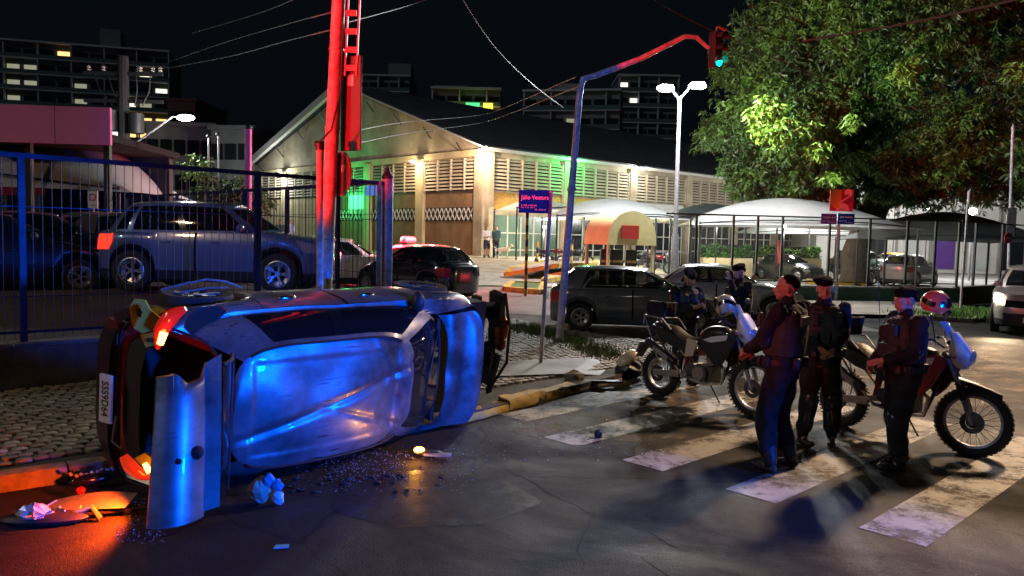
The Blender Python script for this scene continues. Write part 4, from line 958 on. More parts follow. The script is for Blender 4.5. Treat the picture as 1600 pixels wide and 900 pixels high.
# ================================================================== MANGO TREE
tb=atd(1335,432,40); tb.z=0
tree=thing('mango_tree','huge mango tree with dense drooping foliage filling the upper right','tree',(tb.x,tb.y,0))
MB().tube([(0,0,-.2),(.05,0,.5),(-.05,0,1.5),(.25,0,2.6),(.75,.1,3.7),(1.3,.2,5)],[1.0,.72,.62,.6,.68,.6],16).xf(lambda p:p+Vector((noise.noise(p*1.1)*.16,noise.noise(p*1.3+Vector((5,0,0)))*.16,0))).build('trunk',M['bark'],tree,70)
for pts,rs in (([(.9,.1,3.9),(3.2,-1,6.2),(6,-3,9)],[.5,.35,.15]),([(.4,.0,3.2),(-1.6,-1,5.0),(-4.5,-2,6.6),(-7,-2.5,8)],[.45,.34,.22,.1]),([(1.2,.2,4.8),(1,.5,8),(.5,0,12)],[.55,.4,.15]),([(.6,.1,3.4),(-2,1.5,6),(-4,3,10)],[.35,.25,.1]),([(1.1,.1,4.4),(5,1,7),(9,0,9)],[.4,.3,.12])):
    MB().tube(pts,rs,10).build('limb',M['bark'],tree,70)
def foliage(centers,leaves_per,L=.34,Wd=.085):
    C=np.array([c[:3] for c in centers]); RR=np.array([c[3] for c in centers]); n=len(C)*leaves_per
    idx=np.repeat(np.arange(len(C)),leaves_per)
    d=rng.normal(size=(n,3)); d/=np.linalg.norm(d,axis=1)[:,None]; rad=RR[idx]*(rng.random(n)**.45)
    # leaves gather in rosettes: snap to twig tips
    P=C[idx]+d*rad[:,None]*np.array([1,1,.8])
    tips=(P.reshape(-1,9,3)[:,:1,:]).repeat(9,1).reshape(-1,3) if n%9==0 else P
    P=tips+rng.normal(size=(n,3))*.07
    ax=rng.normal(size=(n,3))*np.array([1,1,.45]); ax[:,2]-=.95; ax/=np.linalg.norm(ax,axis=1)[:,None]
    sd=np.cross(ax,rng.normal(size=(n,3))); sd/=np.linalg.norm(sd,axis=1)[:,None]
    nn=np.cross(ax,sd); l=L*rng.uniform(.45,1.25,n)[:,None]; w=Wd*rng.uniform(.7,1.2,n)[:,None]
    v=np.stack([P,P+ax*l*.5+sd*w*.5+nn*l*.05,P+ax*l-nn*l*.08,P+ax*l*.5-sd*w*.5+nn*l*.05],1).reshape(-1,3)
    return v
def leafmesh(name,v,m_,parent):
    n=len(v)//4; me=bpy.data.meshes.new(name); me.vertices.add(len(v)); me.vertices.foreach_set('co',v.astype(np.float32).ravel())
    me.loops.add(n*4); me.loops.foreach_set('vertex_index',np.arange(n*4,dtype=np.int32)); me.polygons.add(n); me.polygons.foreach_set('loop_start',np.arange(0,n*4,4,dtype=np.int32)); me.polygons.foreach_set('loop_total',np.full(n,4,dtype=np.int32))
    me.update(calc_edges=True); me.materials.append(m_); return stuff(link(name,me,parent))
cl=[]
def crown(cx,cy,cz,rx,ry,rz,n,rmin,rmax,front=True):
    for i in range(n):
        d=Vector((random.gauss(0,1),random.gauss(0,1),random.gauss(0,1))).normalized()
        if front and d.y>.35: d.y=-d.y
        s_=random.uniform(.8,1.0)+.14*noise.noise(d*2.3); cl.append((cx+d.x*rx*s_,cy+d.y*ry*s_,cz+d.z*rz*s_,random.uniform(rmin,rmax)))
crown(4.2,2,9.4,10.5,9.5,5.4,330,.8,1.6)
crown(10,-2,12.5,6,5,3.5,80,.9,1.7)
crown(1,-2,13,6,5,3,80,.9,1.6)
crown(-4.4,-1.5,6.9,3.8,4.5,3.1,120,.6,1.2)
crown(-3.0,.5,11.5,4.2,4,3.4,90,.8,1.4)
crown(4,1,9.5,8,7,4,90,1.2,2.2,False)
crown(7,-4,5.6,8,5,1.3,70,.5,1.0)
crown(-1.2,-3,5.6,4.5,3.5,1.2,60,.5,.95)
cl=[c for c in cl if c[2]-c[3]*.7>3.35]
leafmesh('crown',foliage(cl,306),M['leaf'],tree)
print('LEAF',len(cl)*306)
# small leaf bunches in a brighter green than the crown
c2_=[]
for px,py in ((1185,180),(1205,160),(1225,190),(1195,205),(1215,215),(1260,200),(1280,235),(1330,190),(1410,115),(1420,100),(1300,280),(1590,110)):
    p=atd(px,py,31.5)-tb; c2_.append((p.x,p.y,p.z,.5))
leafmesh('bright_leaves',foliage(c2_,180),mat('bright_leaf',(.16,.30,.03),.5,var=.4,vs=1),tree)
# smaller trees / shrubs left
for px,py,Y,r_,lb in ((165,300,34,1.6,'small leafy tree behind the bars right of the pale canopy'),(370,300,30,1.3,'dark bushy tree beside the stout pink mast'),(215,310,36,2.0,'dark tree at the foot of the wooden utility pole')):
    q=atd(px,py,Y); t=thing('small_tree',lb,'tree',(q.x,q.y,.4)); MB().tube([(0,0,0),(.1,0,q.z*.5),(0,0,q.z-.4)],[.14,.1,.05],8).build('trunk',M['bark'],t)
    cs=[(random.gauss(0,r_*.45),random.gauss(0,r_*.45),q.z-.4+random.gauss(0,r_*.35),r_*.5) for _ in range(12)]; leafmesh('crown',foliage(cs,270,.25,.08),M['leaf'],t)
# ================================================================== CARS
def sqp(q):
    if q<=1: return 1,q
    if q<=3: return 2-q,1
    return -1,4-q
def ringf(x0,af,ar,b,n,q):
    X,Y=sqp(q); k=(abs(X)**n+abs(Y)**n)**(-1/n); return x0+k*X*(af if X>0 else ar),k*Y*b
def keyed(keys,x):
    if x<=keys[0][0]: return keys[0][1]
    for (a,za),(b,zb) in zip(keys,keys[1:]):
        if x<=b: t=(x-a)/(b-a); return za+(zb-za)*(t*t*(3-2*t)*.5+t*.5)
    return keys[-1][1]
HATCH=dict(L=4.05,w=.86,zr=1.47,xwb=.95,xwt=.28,xrt=-1.45,xrb=-1.86,zb=.92,zc=.96,zh=.70,xw=(1.27,-1.29),R=.315,wr=.56,nose=.10,tail=.02)
SUVP=dict(L=4.35,w=.90,zr=1.66,xwb=1.05,xwt=.35,xrt=-1.6,xrb=-1.98,zb=1.04,zc=1.08,zh=.93,xw=(1.33,-1.33),R=.35,wr=.62,nose=.08,tail=.02)
SEDAN=dict(L=4.45,w=.87,zr=1.47,xwb=.95,xwt=.25,xrt=-1.05,xrb=-1.62,zb=.92,zc=.96,zh=.72,xw=(1.35,-1.30),R=.32,wr=.56,nose=.10,tail=.06)
def car(name,label,cat,P,paint,loc,rz,group=None,detail=1,hero=False,lit=False,plate=None,headlit=None,rimm=None,clad=False,deform=None,tailm=None,roofpaint=None):
    P=dict(P); L,w=P['L'],P['w']; xf,xr=L/2,-L/2; a=L/2; n=5.5; ns=5.0
    root=thing(name,label,cat,loc,rz,group)
    zt=[(xr,P['zb']-.02 if P['xrb']<xr+.35 else P['zb']+.02),(P['xrb'],P['zb']+.02),(P['xwb']-.4,P['zc']),(P['xwb'],P['zc']),(xf-.35,P['zh']+.06),(xf,P['zh'])]
    cl=.19 if P['zr']<1.6 else .23
    def zlow(x):
        z=cl
        for xw in P['xw']:
            d=abs(x-xw); Ra=P['R']+.055
            if d<Ra: z=max(z,P['R']+math.sqrt(Ra*Ra-d*d))
        return z
    bk=[(0,.935),(.2,.975),(.45,1.0),(.7,.99),(.9,.965),(1,.93)]
    def low(q,t,off=0):
        b=w*keyed(bk,t)+off; af=a*(1-P['nose']*max(0,(t-.55)/.45)**1.5-.03*(1-t)**2)+off; ar=a*(1-P['tail']*t-.03*(1-t)**2)+off
        x,y=ringf(0,af,ar,b,ns,q); zl=zlow(x) if 1.0<q<3.0 or True else cl; zt_=keyed(zt,x)
        return Vector((x,y,zl+(zt_-zl)*t))
    gx0=(P['xwb']+P['xrb'])/2; ga=(P['xwb']-P['xrb'])/2; gb=w*.90
    rx0=(P['xwt']+P['xrt'])/2; ra=(P['xwt']-P['xrt'])/2; rb=P['wr']
    bf=P['xwb']; 
    def gbase(q):
        x,y=ringf(gx0,ga,ga,gb,4.2,q); return x,y
    def deckz(x,y): return keyed(zt,x)+.045*(1-min(1,abs(y)/(w*.93))**2.2)
    def gh(q,t,off=0):
        x0,y0=gbase(q); x1,y1=ringf(rx0,ra,ra,rb,4.2,q); z0=deckz(x0,y0); 
        zr_=P['zr']-.035-.06*abs((x1-rx0)/ra)**2.2-.02*(abs(y1)/rb)**2
        s_=math.sin(PI*t)*.035; X,Y=sqp(q); k=(abs(X)**4+abs(Y)**4)**-.25
        return Vector((x0+(x1-x0)*t+X*k*(s_+off),y0+(y1-y0)*t+Y*k*(s_+off),z0+(zr_-z0)*t))
    def roof(q,r):
        e=gh(q,1); y=e.y*(1-r); zc_=P['zr']-.06*abs((e.x-rx0)/ra)**2.2*.8
        return Vector((e.x,y,e.z+(zc_-e.z)*(1-(1-r)**2.4)))
    def deck(q,r):
        p=low(q,1); x1,y1=gbase(q); x=p.x+(x1-p.x)*r; y=p.y+(y1-p.y)*r
        z=deckz(x,y); return Vector((x,y,p.z+(z-p.z)*min(1,r*5) if r<.2 else z))
    D=deform or (lambda p:p)
    def surf(nm,fn,qs,ts,m_,par,mir=True,smooth=40,off=None):
        mb=MB().grid(fn,qs,ts); 
        if mir: mb.mirror()
        mb.xf(D); o=mb.build(nm,m_,par,smooth,True,True); return o
    nq=30*detail+14
    qside=sorted(set(lin(1,3,nq*2)+[1.01,2.99])); qf=lin(0,1,8); qr=lin(3,4,8)
    ts=lin(0,1,7)
    qx=lambda x:2-x/a
    # doors
    xB=-.12 if P['zr']<1.6 else -.15
    dq=[(qx(P['xwb']-.12),qx(xB)),(qx(xB-.02),qx(-1.02 if P['zr']<1.6 else -1.05))]
    dt0=.17
    def gridsub(q0,q1,n_): return [q for q in qside if q0<q<q1] and sorted(set([q0,q1]+[q for q in qside if q0<q<q1])) 
    # lower body: all except doors
    body=MB(); tl=lin(0,1,8)
    dall=(dq[0][0],dq[1][1])
    hatch_q=3.12
    body.grid(low,lin(0,1,8)+gridsub(1,dall[0],0)[1:],tl)
    body.grid(low,gridsub(dall[1],3,0)+(lin(3,4,8)[1:] if not hero else lin(3,hatch_q,3)[1:]),tl)
    if hero: body.grid(low,lin(hatch_q,4,8),lin(0,.42,4))
    body.grid(low,gridsub(dall[0],dall[1],0),lin(0,dt0-.01,2))
    # deck ledge around cabin (without bonnet)
    body.grid(deck,lin(.93,1,2)+gridsub(1,3,0)[1:]+(lin(3,4,6)[1:] if not hero else lin(3,hatch_q,2)[1:]),lin(0,1,6))
    # cabin frame
    WQ=[(0,.86),(1.10,1.90),(1.99,2.60)]+([(2.68,2.92)] if P['zr']>1.6 else [])+([(3.14,4)] )
    t0_,t1_=.07,.90
    qall=sorted(set([0,4]+lin(0,4,60)+[x for p in WQ for x in p]))
    if hero: qall=[q for q in qall if q<=3.14]
    body.grid(gh,qall,[0,t0_]); body.grid(gh,qall,[t1_,1])
    pill=[(WQ[i][1],WQ[i+1][0]) for i in range(len(WQ)-1)]
    for q0,q1 in pill:
        if q0>1.5 and q1<2.65:
            for sd in (1,-1):
                mb=MB().grid(lambda q,t:gh(q,t,-.003),lin(q0,q1,3),lin(t0_,t1_,6))
                if sd<0: mb.v=[(x,-y,z) for x,y,z in mb.v]
                mb.xf(D); mb.build('window_pillar',M['black_gloss'],root)
        else: body.grid(gh,lin(q0,q1,4),lin(t0_,t1_,6))
    body.mirror(); body.xf(D); bo=body.build('body',paint,root,40,True,True)
    rf=surf('roof',roof,lin(0,4,60 if not hero else 120),lin(0,1,8 if not hero else 28),roofpaint or paint,root)
    bn=None
    if not hero: surf('bonnet',deck,lin(0,.925,10),lin(.02,1,8),paint,root)
    # doors, with gaps
    for sd in (1,-1):
        for (q0,q1) in dq:
            mb=MB().grid(lambda q,t:low(q,t,.003),gridsub(q0+.004,q1-.004,0),lin(dt0,.995,7)); 
            if sd<0: mb.v=[(x,-y,z) for x,y,z in mb.v]
            mb.xf(D); dr=mb.build('door',paint,root,40,True)
            hq=q1-.16; hp=low(hq,.80,.012); mbh=MB().ell((hp.x,hp.y*1.0,hp.z),(.09,.022,.022)); 
            if sd<0: mbh.v=[(x,-y,z) for x,y,z in mbh.v]
            mbh.xf(D); mbh.build('door_handle',paint if not hero else M['chrome'],dr)
    # liner under everything
    ln=MB().grid(lambda q,t:low(q,t,-.03) if t>.0 else low(q,0,-.12),lin(0,1,5)+lin(1,3,40)[1:]+lin(3,4,5)[1:],[0,.3,.7,.96]).mirror(); ln.xf(D)
    ln.build('inner_liner',M['liner'],root,40,True)
    MB().b2((xr+.25,-w*.8,cl-.04),(xf-.25,w*.8,cl+.05)).b2((xr+.6,-w*.72,.5),(xf-.9,w*.72,P['zb']-.12)).xf(D).build('underbody',M['liner'],root,0)
    # glass
    for i,(q0,q1) in enumerate(WQ):
        if hero and q0>3: continue
        nm='windscreen' if q0==0 else ('rear_window' if q0>3 else 'side_window')
        fn=lambda q,t:gh(q,t,-.006)
        if q0 in(0,) or q0>3: surf(nm,fn,lin(q0,q1,10),lin(t0_,t1_,6),M['glass'],root)
        else:
            for sd in (1,-1):
                mb=MB().grid(fn,lin(q0,q1,6),lin(t0_,t1_,6)); 
                if sd<0: mb.v=[(x,-y,z) for x,y,z in mb.v]
                mb.xf(D); mb.build(nm,M['glass'],root,40)
    # trim, lights
    if clad or P['zr']>1.6:
        surf('sill_cladding',lambda q,t:low(q,t,.008),lin(0,1,5)+qside[1:]+lin(3,4,5)[1:],lin(0,.2,2),M['black_plastic'],root)
    if not hero:
        surf('grille',lambda q,t:low(q,t,.008),lin(0,.66,6),[.62,.70,.84],M['black_gloss'],root)
        surf('lower_intake',lambda q,t:low(q,t,.008),lin(0,.7,6),[.2,.3,.42],M['black_plastic'],root)
        for sd in (1,-1):
            mb=MB().grid(lambda q,t:low(q,t,.012),[.70,.85,.95,1.0,1.08,1.14],[.70,.78,.86,.93]); 
            if sd<0: mb.v=[(x,-y,z) for x,y,z in mb.v]
            mb.build('headlight',M['head_lit'] if headlit==sd or headlit==2 else M['lens'],root)
    for sd in (1,-1):
        lo_,hi_=(.60,.93) if P['zr']<1.6 else (.62,.95)
        qs_=[2.84,2.9,2.96,3.0,3.06,3.15,3.3] if not hero else [2.90,2.95,3.0,3.05,3.1]
        mb=MB().grid(lambda q,t:low(q,t,.014),qs_,lin(lo_,hi_,4)); 
        if sd<0: mb.v=[(x,-y,z) for x,y,z in mb.v]
        mb.xf(D); mb.build('taillight',M['red_lit'] if lit else M['red_lens'],root)
        mp=gh(1.0,.12); mb=MB().ell((mp.x-.12,sd*(abs(mp.y)+.13),mp.z+.02),(.07,.11,.075)).bar((mp.x-.1,sd*(abs(mp.y)-.02),mp.z-.01),(mp.x-.12,sd*(abs(mp.y)+.1),mp.z-.01),.04,.03)
        if not(hero and sd<0): mb.xf(D).build('wing_mirror',paint if detail and not hero else M['black_plastic'],root)
    if plate:
        for x,s_ in (((xf+.012),1),((xr-.012),-1)):
            if hero and s_>0: continue
            z=.38 if s_>0 else (.72 if P['zr']<1.6 else .8)
            if hero: z=.55
            p=MB().box((0,0,0),(.02,.40,.13)).build('number_plate',M['plate'],root,bevel=.002); p.location=(x-(.05 if hero else 0),0,z)
            if hero: p.rotation_euler=(0,R(22),0)
            text(plate,.105,M['plate_txt'],p,(.0115*s_,0,-.004),(R(90),0,R(90*s_)),sx=.78)
    # wheels
    for xw in P['xw']:
        for sd in (1,-1):
            r_=P['R']; cy=sd*(w-.11)
            ty=MB().lathe([(r_*.66,-.09),(r_*.93,-.10),(r_*.99,-.08),(r_,-.03),(r_,.03),(r_*.99,.08),(r_*.93,.10),(r_*.66,.09)],'y',(0,0,0),32).build('wheel',M['rubber'],root,50)
            ty.location=(xw,cy,r_)
            rm=MB().lathe([(r_*.66,sd*.085),(r_*.60,sd*.09),(r_*.56,sd*.04),(r_*.2,sd*.0)],'y',(0,0,0),28)
            for k in range(5):
                t=2*PI*k/5; d=Vector((math.cos(t),0,math.sin(t))); e=Vector((-math.sin(t),0,math.cos(t)))
                for s2 in (-1,1): rm.bar(d*r_*.12+Vector((0,sd*.07,0)),d*r_*.62+e*s2*r_*.10+Vector((0,sd*.085,0)),.025,r_*.085,up=(0,1,0))
            rm.cyl((0,sd*.03,0),(0,sd*.09,0),r_*.16,r_*.12,12)
            rm.build('rim',rimm or M['rim'],ty); 
            MB().cyl((0,-sd*.02,0),(0,sd*.02,0),r_*.6,r_*.6,18).build('brake_disc',M['liner'],ty)
    return root,dict(low=low,gh=gh,deck=deck,roof=roof,D=D,a=a)
def gl(px,py): 
    z=0
    for _ in range(10): p=at(px,py,z); z=gz(p.x,p.y)
    return p
VW=at(1001,521,0)
car('parked_car','dark graphite hatchback stopped side on behind the blue signal mast','car',HATCH,M['graphite'],(VW.x+.0,VW.y+.9,0),R(-4),detail=2,plate='QHI2H41')
p=at(1118,503,0); car('parked_car','silver sedan stopped beyond the graphite hatchback, officers leaning by it','car',SEDAN,M['silver'],(p.x+.45,p.y+1.3,0),R(-14),detail=1)
# right edge approaching SUV
hh_=R(-124); Fh=Vector((math.cos(hh_),math.sin(hh_),0)); Rh=Vector((math.sin(hh_),-math.cos(hh_),0)); p=at(1549,517,0)-Fh*1.35-Rh*.85; car('approaching_suv','bronze suv at the right edge with one headlamp glaring','car',SUVP,M['taupe'],(p.x,p.y,0),hh_,detail=2,headlit=-1,plate='POX4E21')
hl=at(1556,520,0); q=atd(1556,470,hl.y-.3); lamp('headlamp_light',(q.x-.05,q.y-.25,q.z),420,(1,.72,.45),'SPOT',.06,(q.x-2.5,q.y-7,0),110,.6)
# white crossover far right and neighbours
p=at(1435,448,0); car('parked_car','white compact suv with dark right side parked beyond the low green wall','car',SUVP,M['white_car'],(p.x,p.y+1.0,0),R(44),detail=1,plate='OSM9A12',clad=True)
q=atd(1402,400,54); car('parked_car','yellow taxi like car half hidden behind the white compact suv','car',SEDAN,M['yellow_car'],(q.x,54,.15),R(30),detail=0)
q=atd(1350,405,49); car('parked_car','dark green car just right of the mango trunk','car',SUVP,M['green_car'],(q.x,49,.1),R(-60),detail=0)
q=atd(1462,400,64); car('parked_car','far white car partly seen to the right of the yellow car','car',HATCH,M['white_car'],(q.x,64,.2),R(20),detail=0)
q=at(1232,438,0); car('parked_car','black hatchback parked under the large white tent','car',HATCH,M['black_car'],(q.x,q.y,0),R(-60),detail=1)
# left car park (terrace)
zl=.95
q=atd(345,423,14.6); car('parked_suv','blue lit grey suv parked side on behind the bar fence','car',dict(SUVP,R=.37),M['suvblue'],(q.x,14.75,zl),R(-2),detail=2,lit=True,rimm=M['rim'])
q=atd(165,420,15.6); car('parked_car','grey hatchback seen from behind left of the blue lit suv','car',HATCH,M['grey_car'],(q.x-.1,17.2,zl),R(52),detail=1)
q=atd(75,420,15); car('parked_car','nearly black sedan behind the left fence post','car',SEDAN,M['black_car'],(q.x-.3,15.4,zl-.05),R(30),detail=1)
q=atd(-25,420,13); car('parked_car','black car cut by the left edge with a red reflector','car',HATCH,M['black_car'],(q.x-.6,14.2,zl-.1),R(35),detail=0)
# cars beyond the fences, by the hall
q=atd(528,415,25); car('parked_suv','white suv seen between the red pole and the far bars','car',SUVP,M['white_car'],(q.x,25.5,gz(q.x,25.5)+.0),R(12),detail=1)
q=atd(480,400,29); car('parked_car','white hatchback partly hidden left of the red pole','car',HATCH,M['white_car'],(q.x,29.5,gz(q.x,29)+.1),R(10),detail=0)
q=atd(655,430,22); car('parked_car','black hatchback with rear toward the driveway right of the corner column','car',HATCH,M['black_car'],(q.x-.15,22.6,gz(q.x,22.6)+.17),R(140),detail=1)
q=atd(600,420,26); pc,_=car('police_car','white police suv glowing red under its flashing roof beacons','police car',SUVP,M['white_car'],(q.x+.5,27.5,gz(q.x,27.5)-.25),R(170),detail=1)
lb_=thing('light_bar','red flashing light bar on the roof of the white police suv','light bar',(q.x+.6,27.5,gz(q.x,27.5)-.25+1.68),R(80))
MB().box((0,0,.02),(1.2,.25,.06)).build('base',M['black_plastic'],lb_,bevel=.01)
for x in (-.42,0,.42): MB().ell((x,0,.12),(.20,.14,.12)).build('beacon_dome',M['beacon'],lb_)
wp=lb_.location; lamp('police_beacon_light',(wp.x-.4,wp.y-.5,wp.z+.35),1100,(1,.03,.05),rad=.1); lamp('police_beacon_light',(wp.x+.9,wp.y-.6,wp.z+.3),500,(1,.03,.05),rad=.1)
# ================================================================== THE OVERTURNED CAR
HP=dict(HATCH,L=4.1,w=.81,zr=1.46,xwb=1.05,xwt=.36,xrt=-1.46,xrb=-1.80,wr=.53,zb=.93,zc=.96,zh=.78)
hd_=R(46.5); F_=Vector((math.cos(hd_),math.sin(hd_),0)); 
def dent(p):
    x,y,z=p.x,p.y,p.z
    if z>1.25: # roof dents, crumpled front edge
        d=.034*noise.noise(Vector((x*1.5,y*1.9,1.0)))+.008*noise.noise(Vector((x*4.2,y*4.2,2)))-.024*math.exp(-((y-.25*x-.1)/.035)**2)-.016*math.exp(-((y+.35*x+.28)/.022)**2)*sm(-.9,-.3,x)+.012*math.exp(-((x-.02-.1*math.sin(y*9))/.03)**2)*sm(-1.2,-.6,x)*(1-sm(.1,.5,x))
        d-= .06*math.exp(-((x-.15)**2/.06+(y+.15)**2/.10)); d-=.05*math.exp(-((x-.2)**2/.03+(y+.5)**2/.05))
        d+= .012*math.sin((y*.5+x)*26)*math.exp(-((x-.3)**2/.03+(y+.35)**2/.09))
        # pressed rectangle in the roof
        r_=max(abs((x+.55)/.75),abs(y/.40)); d-= .012*(1-sm(.96,1.03,r_))
        return Vector((x,y,z+d*(1-sm(.0,1,abs(y)/.62)*.35)))
    if x>1.0: k=(x-1.0); return Vector((x-.12*k*k-.10*k*abs(noise.noise(Vector((y*3,z*3,3)))),y+.03*noise.noise(Vector((x*3,z*4,1)))*k,z-.05*k*noise.noise(Vector((x*2,y*3,2)))))
    return Vector((x,y+.012*noise.noise(Vector((x*2.3,z*2.3,7))),z+.012*noise.noise(Vector((x*2.5,y*2.5,9)))))
hc,hf=car('overturned_car','battered silver hatchback lying on its side with roof toward the street, lit blue','car',HP,M['hero'],(0,0,0),0,detail=2,hero=True,lit=False,plate='SSS9D64',deform=dent,rimm=M['darkrim'])
tilt=R(5.5)
OC=Vector((-2.20,8.10,.755))
Xc=F_; Zc=Vector((math.sin(hd_),-math.cos(hd_),0))*math.cos(tilt)+Vector((0,0,-1))*math.sin(tilt); Yc=Zc.cross(Xc)
MW=Matrix((Xc,Yc,Zc)).transposed().to_4x4(); MW.translation=OC; hc.matrix_world=MW
def C2W(x,y,z): return MW@Vector((x,y,z))
D=dent
# bonnet, popped open and pushed back
def bonnet(q,r):
    p=hf['deck'](q,r); k=(p.x-1.05)*.60; z=p.z+.04+.62*k+.02*math.sin(p.y*4+k*3)+.05*(1-sm(0,.25,k))
    z+=-.05*sm(.35,.8,-p.y/.8)*k
    return Vector((1.05+k,p.y*.99,z))
bb=MB().grid(bonnet,lin(0,.95,16),lin(.0,.99,14)).mirror(); bb.build('bonnet',M['hero'],hc,50,True,True)
lip=MB().grid(lambda q,v:bonnet(q,0)+Vector((-.01-.02*v,0,-.13*v)),lin(0,.95,16),[0,.5,1]).mirror(); lip.build('bonnet_lip',M['hero'],hc,50)
for sd in (1,-1):
    mb=MB().tube([dent(hf['gh'](q,1,.0))+Vector((0,-.03*sd*0,.012)) for q in lin(1.02,2.98,30)],.011,6)
    if sd<0: mb.v=[(x,-y,z) for x,y,z in mb.v]
    mb.build('drip_rail',M['rubber'],hc)
# cowl, engine bay
MB().b2((1.05,-.66,.5),(1.85,.66,.82)).build('engine_bay',M['liner'],hc,0)
MB().bar((.98,.55,.97),(.98,-.55,.97),.05,.10).build('cowl_panel',M['black_plastic'],hc,0)
# exposed front end: hanging beam and lamp carrier
fe=MB(); fe.bar((2.10,.74,.74),(2.30,.05,.60),.09,.18).bar((2.16,.10,.62),(2.28,-.42,.52),.08,.14).bar((2.05,.66,.45),(2.2,-.2,.40),.06,.12).bar((2.05,.60,.80),(2.2,.50,.35),.07,.08).bar((2.2,.0,.75),(2.22,-.5,.62),.05,.06).bar((1.9,.5,.6),(2.2,.45,.6),.1,.12).bar((1.9,-.2,.5),(2.22,-.1,.55),.1,.12).build('bumper_beam',M['black_plastic'],hc,0)
MB().ell((2.24,.30,.72),(.07,.16,.11)).ell((2.26,.12,.70),(.05,.10,.09)).ell((2.22,.48,.7),(.04,.08,.06)).build('radiator_fitting',mat('orange_lit_front',(.45,.12,.04),.35,metal=.6,var=.5,vs=14),hc)  # orange light on the black wreck parts put into their colour
MB().tube([(2.12,.75,.85),(2.30,.3,.80),(2.28,-.1,.82),(2.15,-.5,.66)],.018,6).tube([(2.15,.55,.5),(2.32,.2,.5),(2.25,-.45,.45)],.014,6).build('torn_hose',M['wire'],hc)
# boot opening: red flange, dark load bay, seat backs
fl=MB(); N_=18
def open_edge(v,inset=0): # from roof rear left round the left pillar to the bumper
    pts=[Vector((-1.50,.0,1.40)),Vector((-1.53,.42,1.36)),Vector((-1.62,.58,1.24)),Vector((-1.88,.68,.95)),Vector((-1.99,.66,.70)),Vector((-2.0,.55,.56)),Vector((-2.0,0,.54))]
    k=v*(len(pts)-1); i=min(int(k),len(pts)-2); return pts[i]+(pts[i+1]-pts[i])*(k-i)
for sd in (1,-1):
    mb=MB().grid(lambda u,v:open_edge(u)+Vector((.0,-.02,0))+(Vector((-1.6,0,.95))-open_edge(u)).normalized()*.10*v+Vector((.06*v,0,0)),lin(0,1,24),[0,.4,1]); 
    if sd<0: mb.v=[(x,-y,z) for x,y,z in mb.v]
    mb.build('hatch_flange',M['herored'] if sd>0 else M['hero'],hc,60)
    mb=MB().tube([open_edge(v)*1.0+Vector((-.01,0,0)) for v in lin(0,1,20)],.012,6); 
    if sd<0: mb.v=[(x,-y,z) for x,y,z in mb.v]
    mb.build('seal',M['rubber'],hc)
MB().b2((-1.95,-.62,.40),(-1.0,.62,.44)).build('load_floor',mat('trunk_carpet',(.02,.018,.018),.95),hc,0)
MB().b2((-1.05,-.58,.44),(-.93,.58,1.10)).build('rear_seat_back',M['seat'],hc,bevel=.04)
MB().b2((-2.035,-.62,.30),(-1.96,.62,.535)).build('rear_panel',mat('dark_red_panel',(.10,.015,.012),.5),hc,0)  # rear panel in plain dark red
# hanging bumper skin (dark) with bracket corner exposed
bp=MB().grid(lambda q,t:hf['low'](q,t*.50,.045)+Vector((-.03,0,-.02)),lin(3.0,4,12),lin(.05,1,8)).mirror(); bp.build('rear_bumper',mat('wine_black_bumper',(.025,.012,.012),.35),hc,40,True,True)
yb=mat('yellow_lit_bracket',(.38,.27,.03),.95,spec=.02)  # yellow light on the bracket put into its base colour
cb=MB().grid(lambda q,t:hf['low'](q,.45+t*.25,.018),lin(2.95,3.1,5),lin(0,1,4)); cb.build('bracket_panel',yb,hc,40)
cb=MB().lathe([(.03,0),(.06,0)],'y',(-1.97,.76,.62),14).build('bracket_hole',M['liner'],hc)
# big lamp recess and lit lamps
IM_=MW.inverted()
def lampshape(pa,pb,Y,wd,th,m_,nm,par=None):
    A=IM_@atd(pa[0],pa[1],Y); B=IM_@atd(pb[0],pb[1],Y); d=(B-A); L=d.length/2; d.normalize(); n=IM_.to_3x3()@Vector((.05,-.9,.35)).normalized(); n=(n-n.dot(d)*d).normalized(); s_=d.cross(n)
    R3=Matrix((d,s_,n)).transposed(); c=(A+B)/2; mb=MB().ell((0,0,0),(L,wd,th),18,12); mb.xf(lambda p:c+R3@p); return mb.build(nm,m_,par or hc),c,n
def pixplate(pts,Y,th,m_,nm,par=None,tilt=.0):
    P=[IM_@atd(x,y,Y+tilt*(x-pts[0][0])*.01) for x,y in pts]; bk=IM_.to_3x3()@Vector((-.1,1,.0)).normalized()*th
    mb=MB().poly(P); mb.poly([q+bk for q in P][::-1])
    for k in range(len(P)): a_,b_=P[k],P[(k+1)%len(P)]; mb.quad(a_,a_+bk,b_+bk,b_)
    return mb.build(nm,m_,par or hc,0,bevel=.006)
def bean(pts,Y,rs,m_,nm,par=None,fl=.6):
    P=[IM_@atd(x,y,Y) for x,y in pts]; out=[];ro=[]
    n=len(P)
    for k in range(n-1):
        for t in (0,.25,.5,.75):
            p0,p1,p2,p3=P[max(k-1,0)],P[k],P[k+1],P[min(k+2,n-1)]; out.append(.5*((2*p1)+(-p0+p2)*t+(2*p0-5*p1+4*p2-p3)*t*t+(-p0+3*p1-3*p2+p3)*t**3)); ro.append(rs[k]*(1-t)+rs[k+1]*t)
    out.append(P[-1]); ro.append(rs[-1]); return MB().tube(out,ro,14).build(nm,m_,par or hc,60)
pixplate([(286,512),(294,492),(312,480),(338,477),(354,486),(340,500),(318,510),(300,524)],5.72,.05,M['black_gloss'],'lamp_recess',None,.4)
tlp=bean([(246,546),(252,518),(268,495),(290,482)],5.66,[.012,.055,.058,.02],mat('lit_tail_lens',(.5,.01,.01),.15,em=(1,.03,.01),es=.30,coat=.8),'rear_lamp')
bean([(250,538),(256,520)],5.60,[.022,.028],M['orange_lit'],'lit_bulb',tlp)
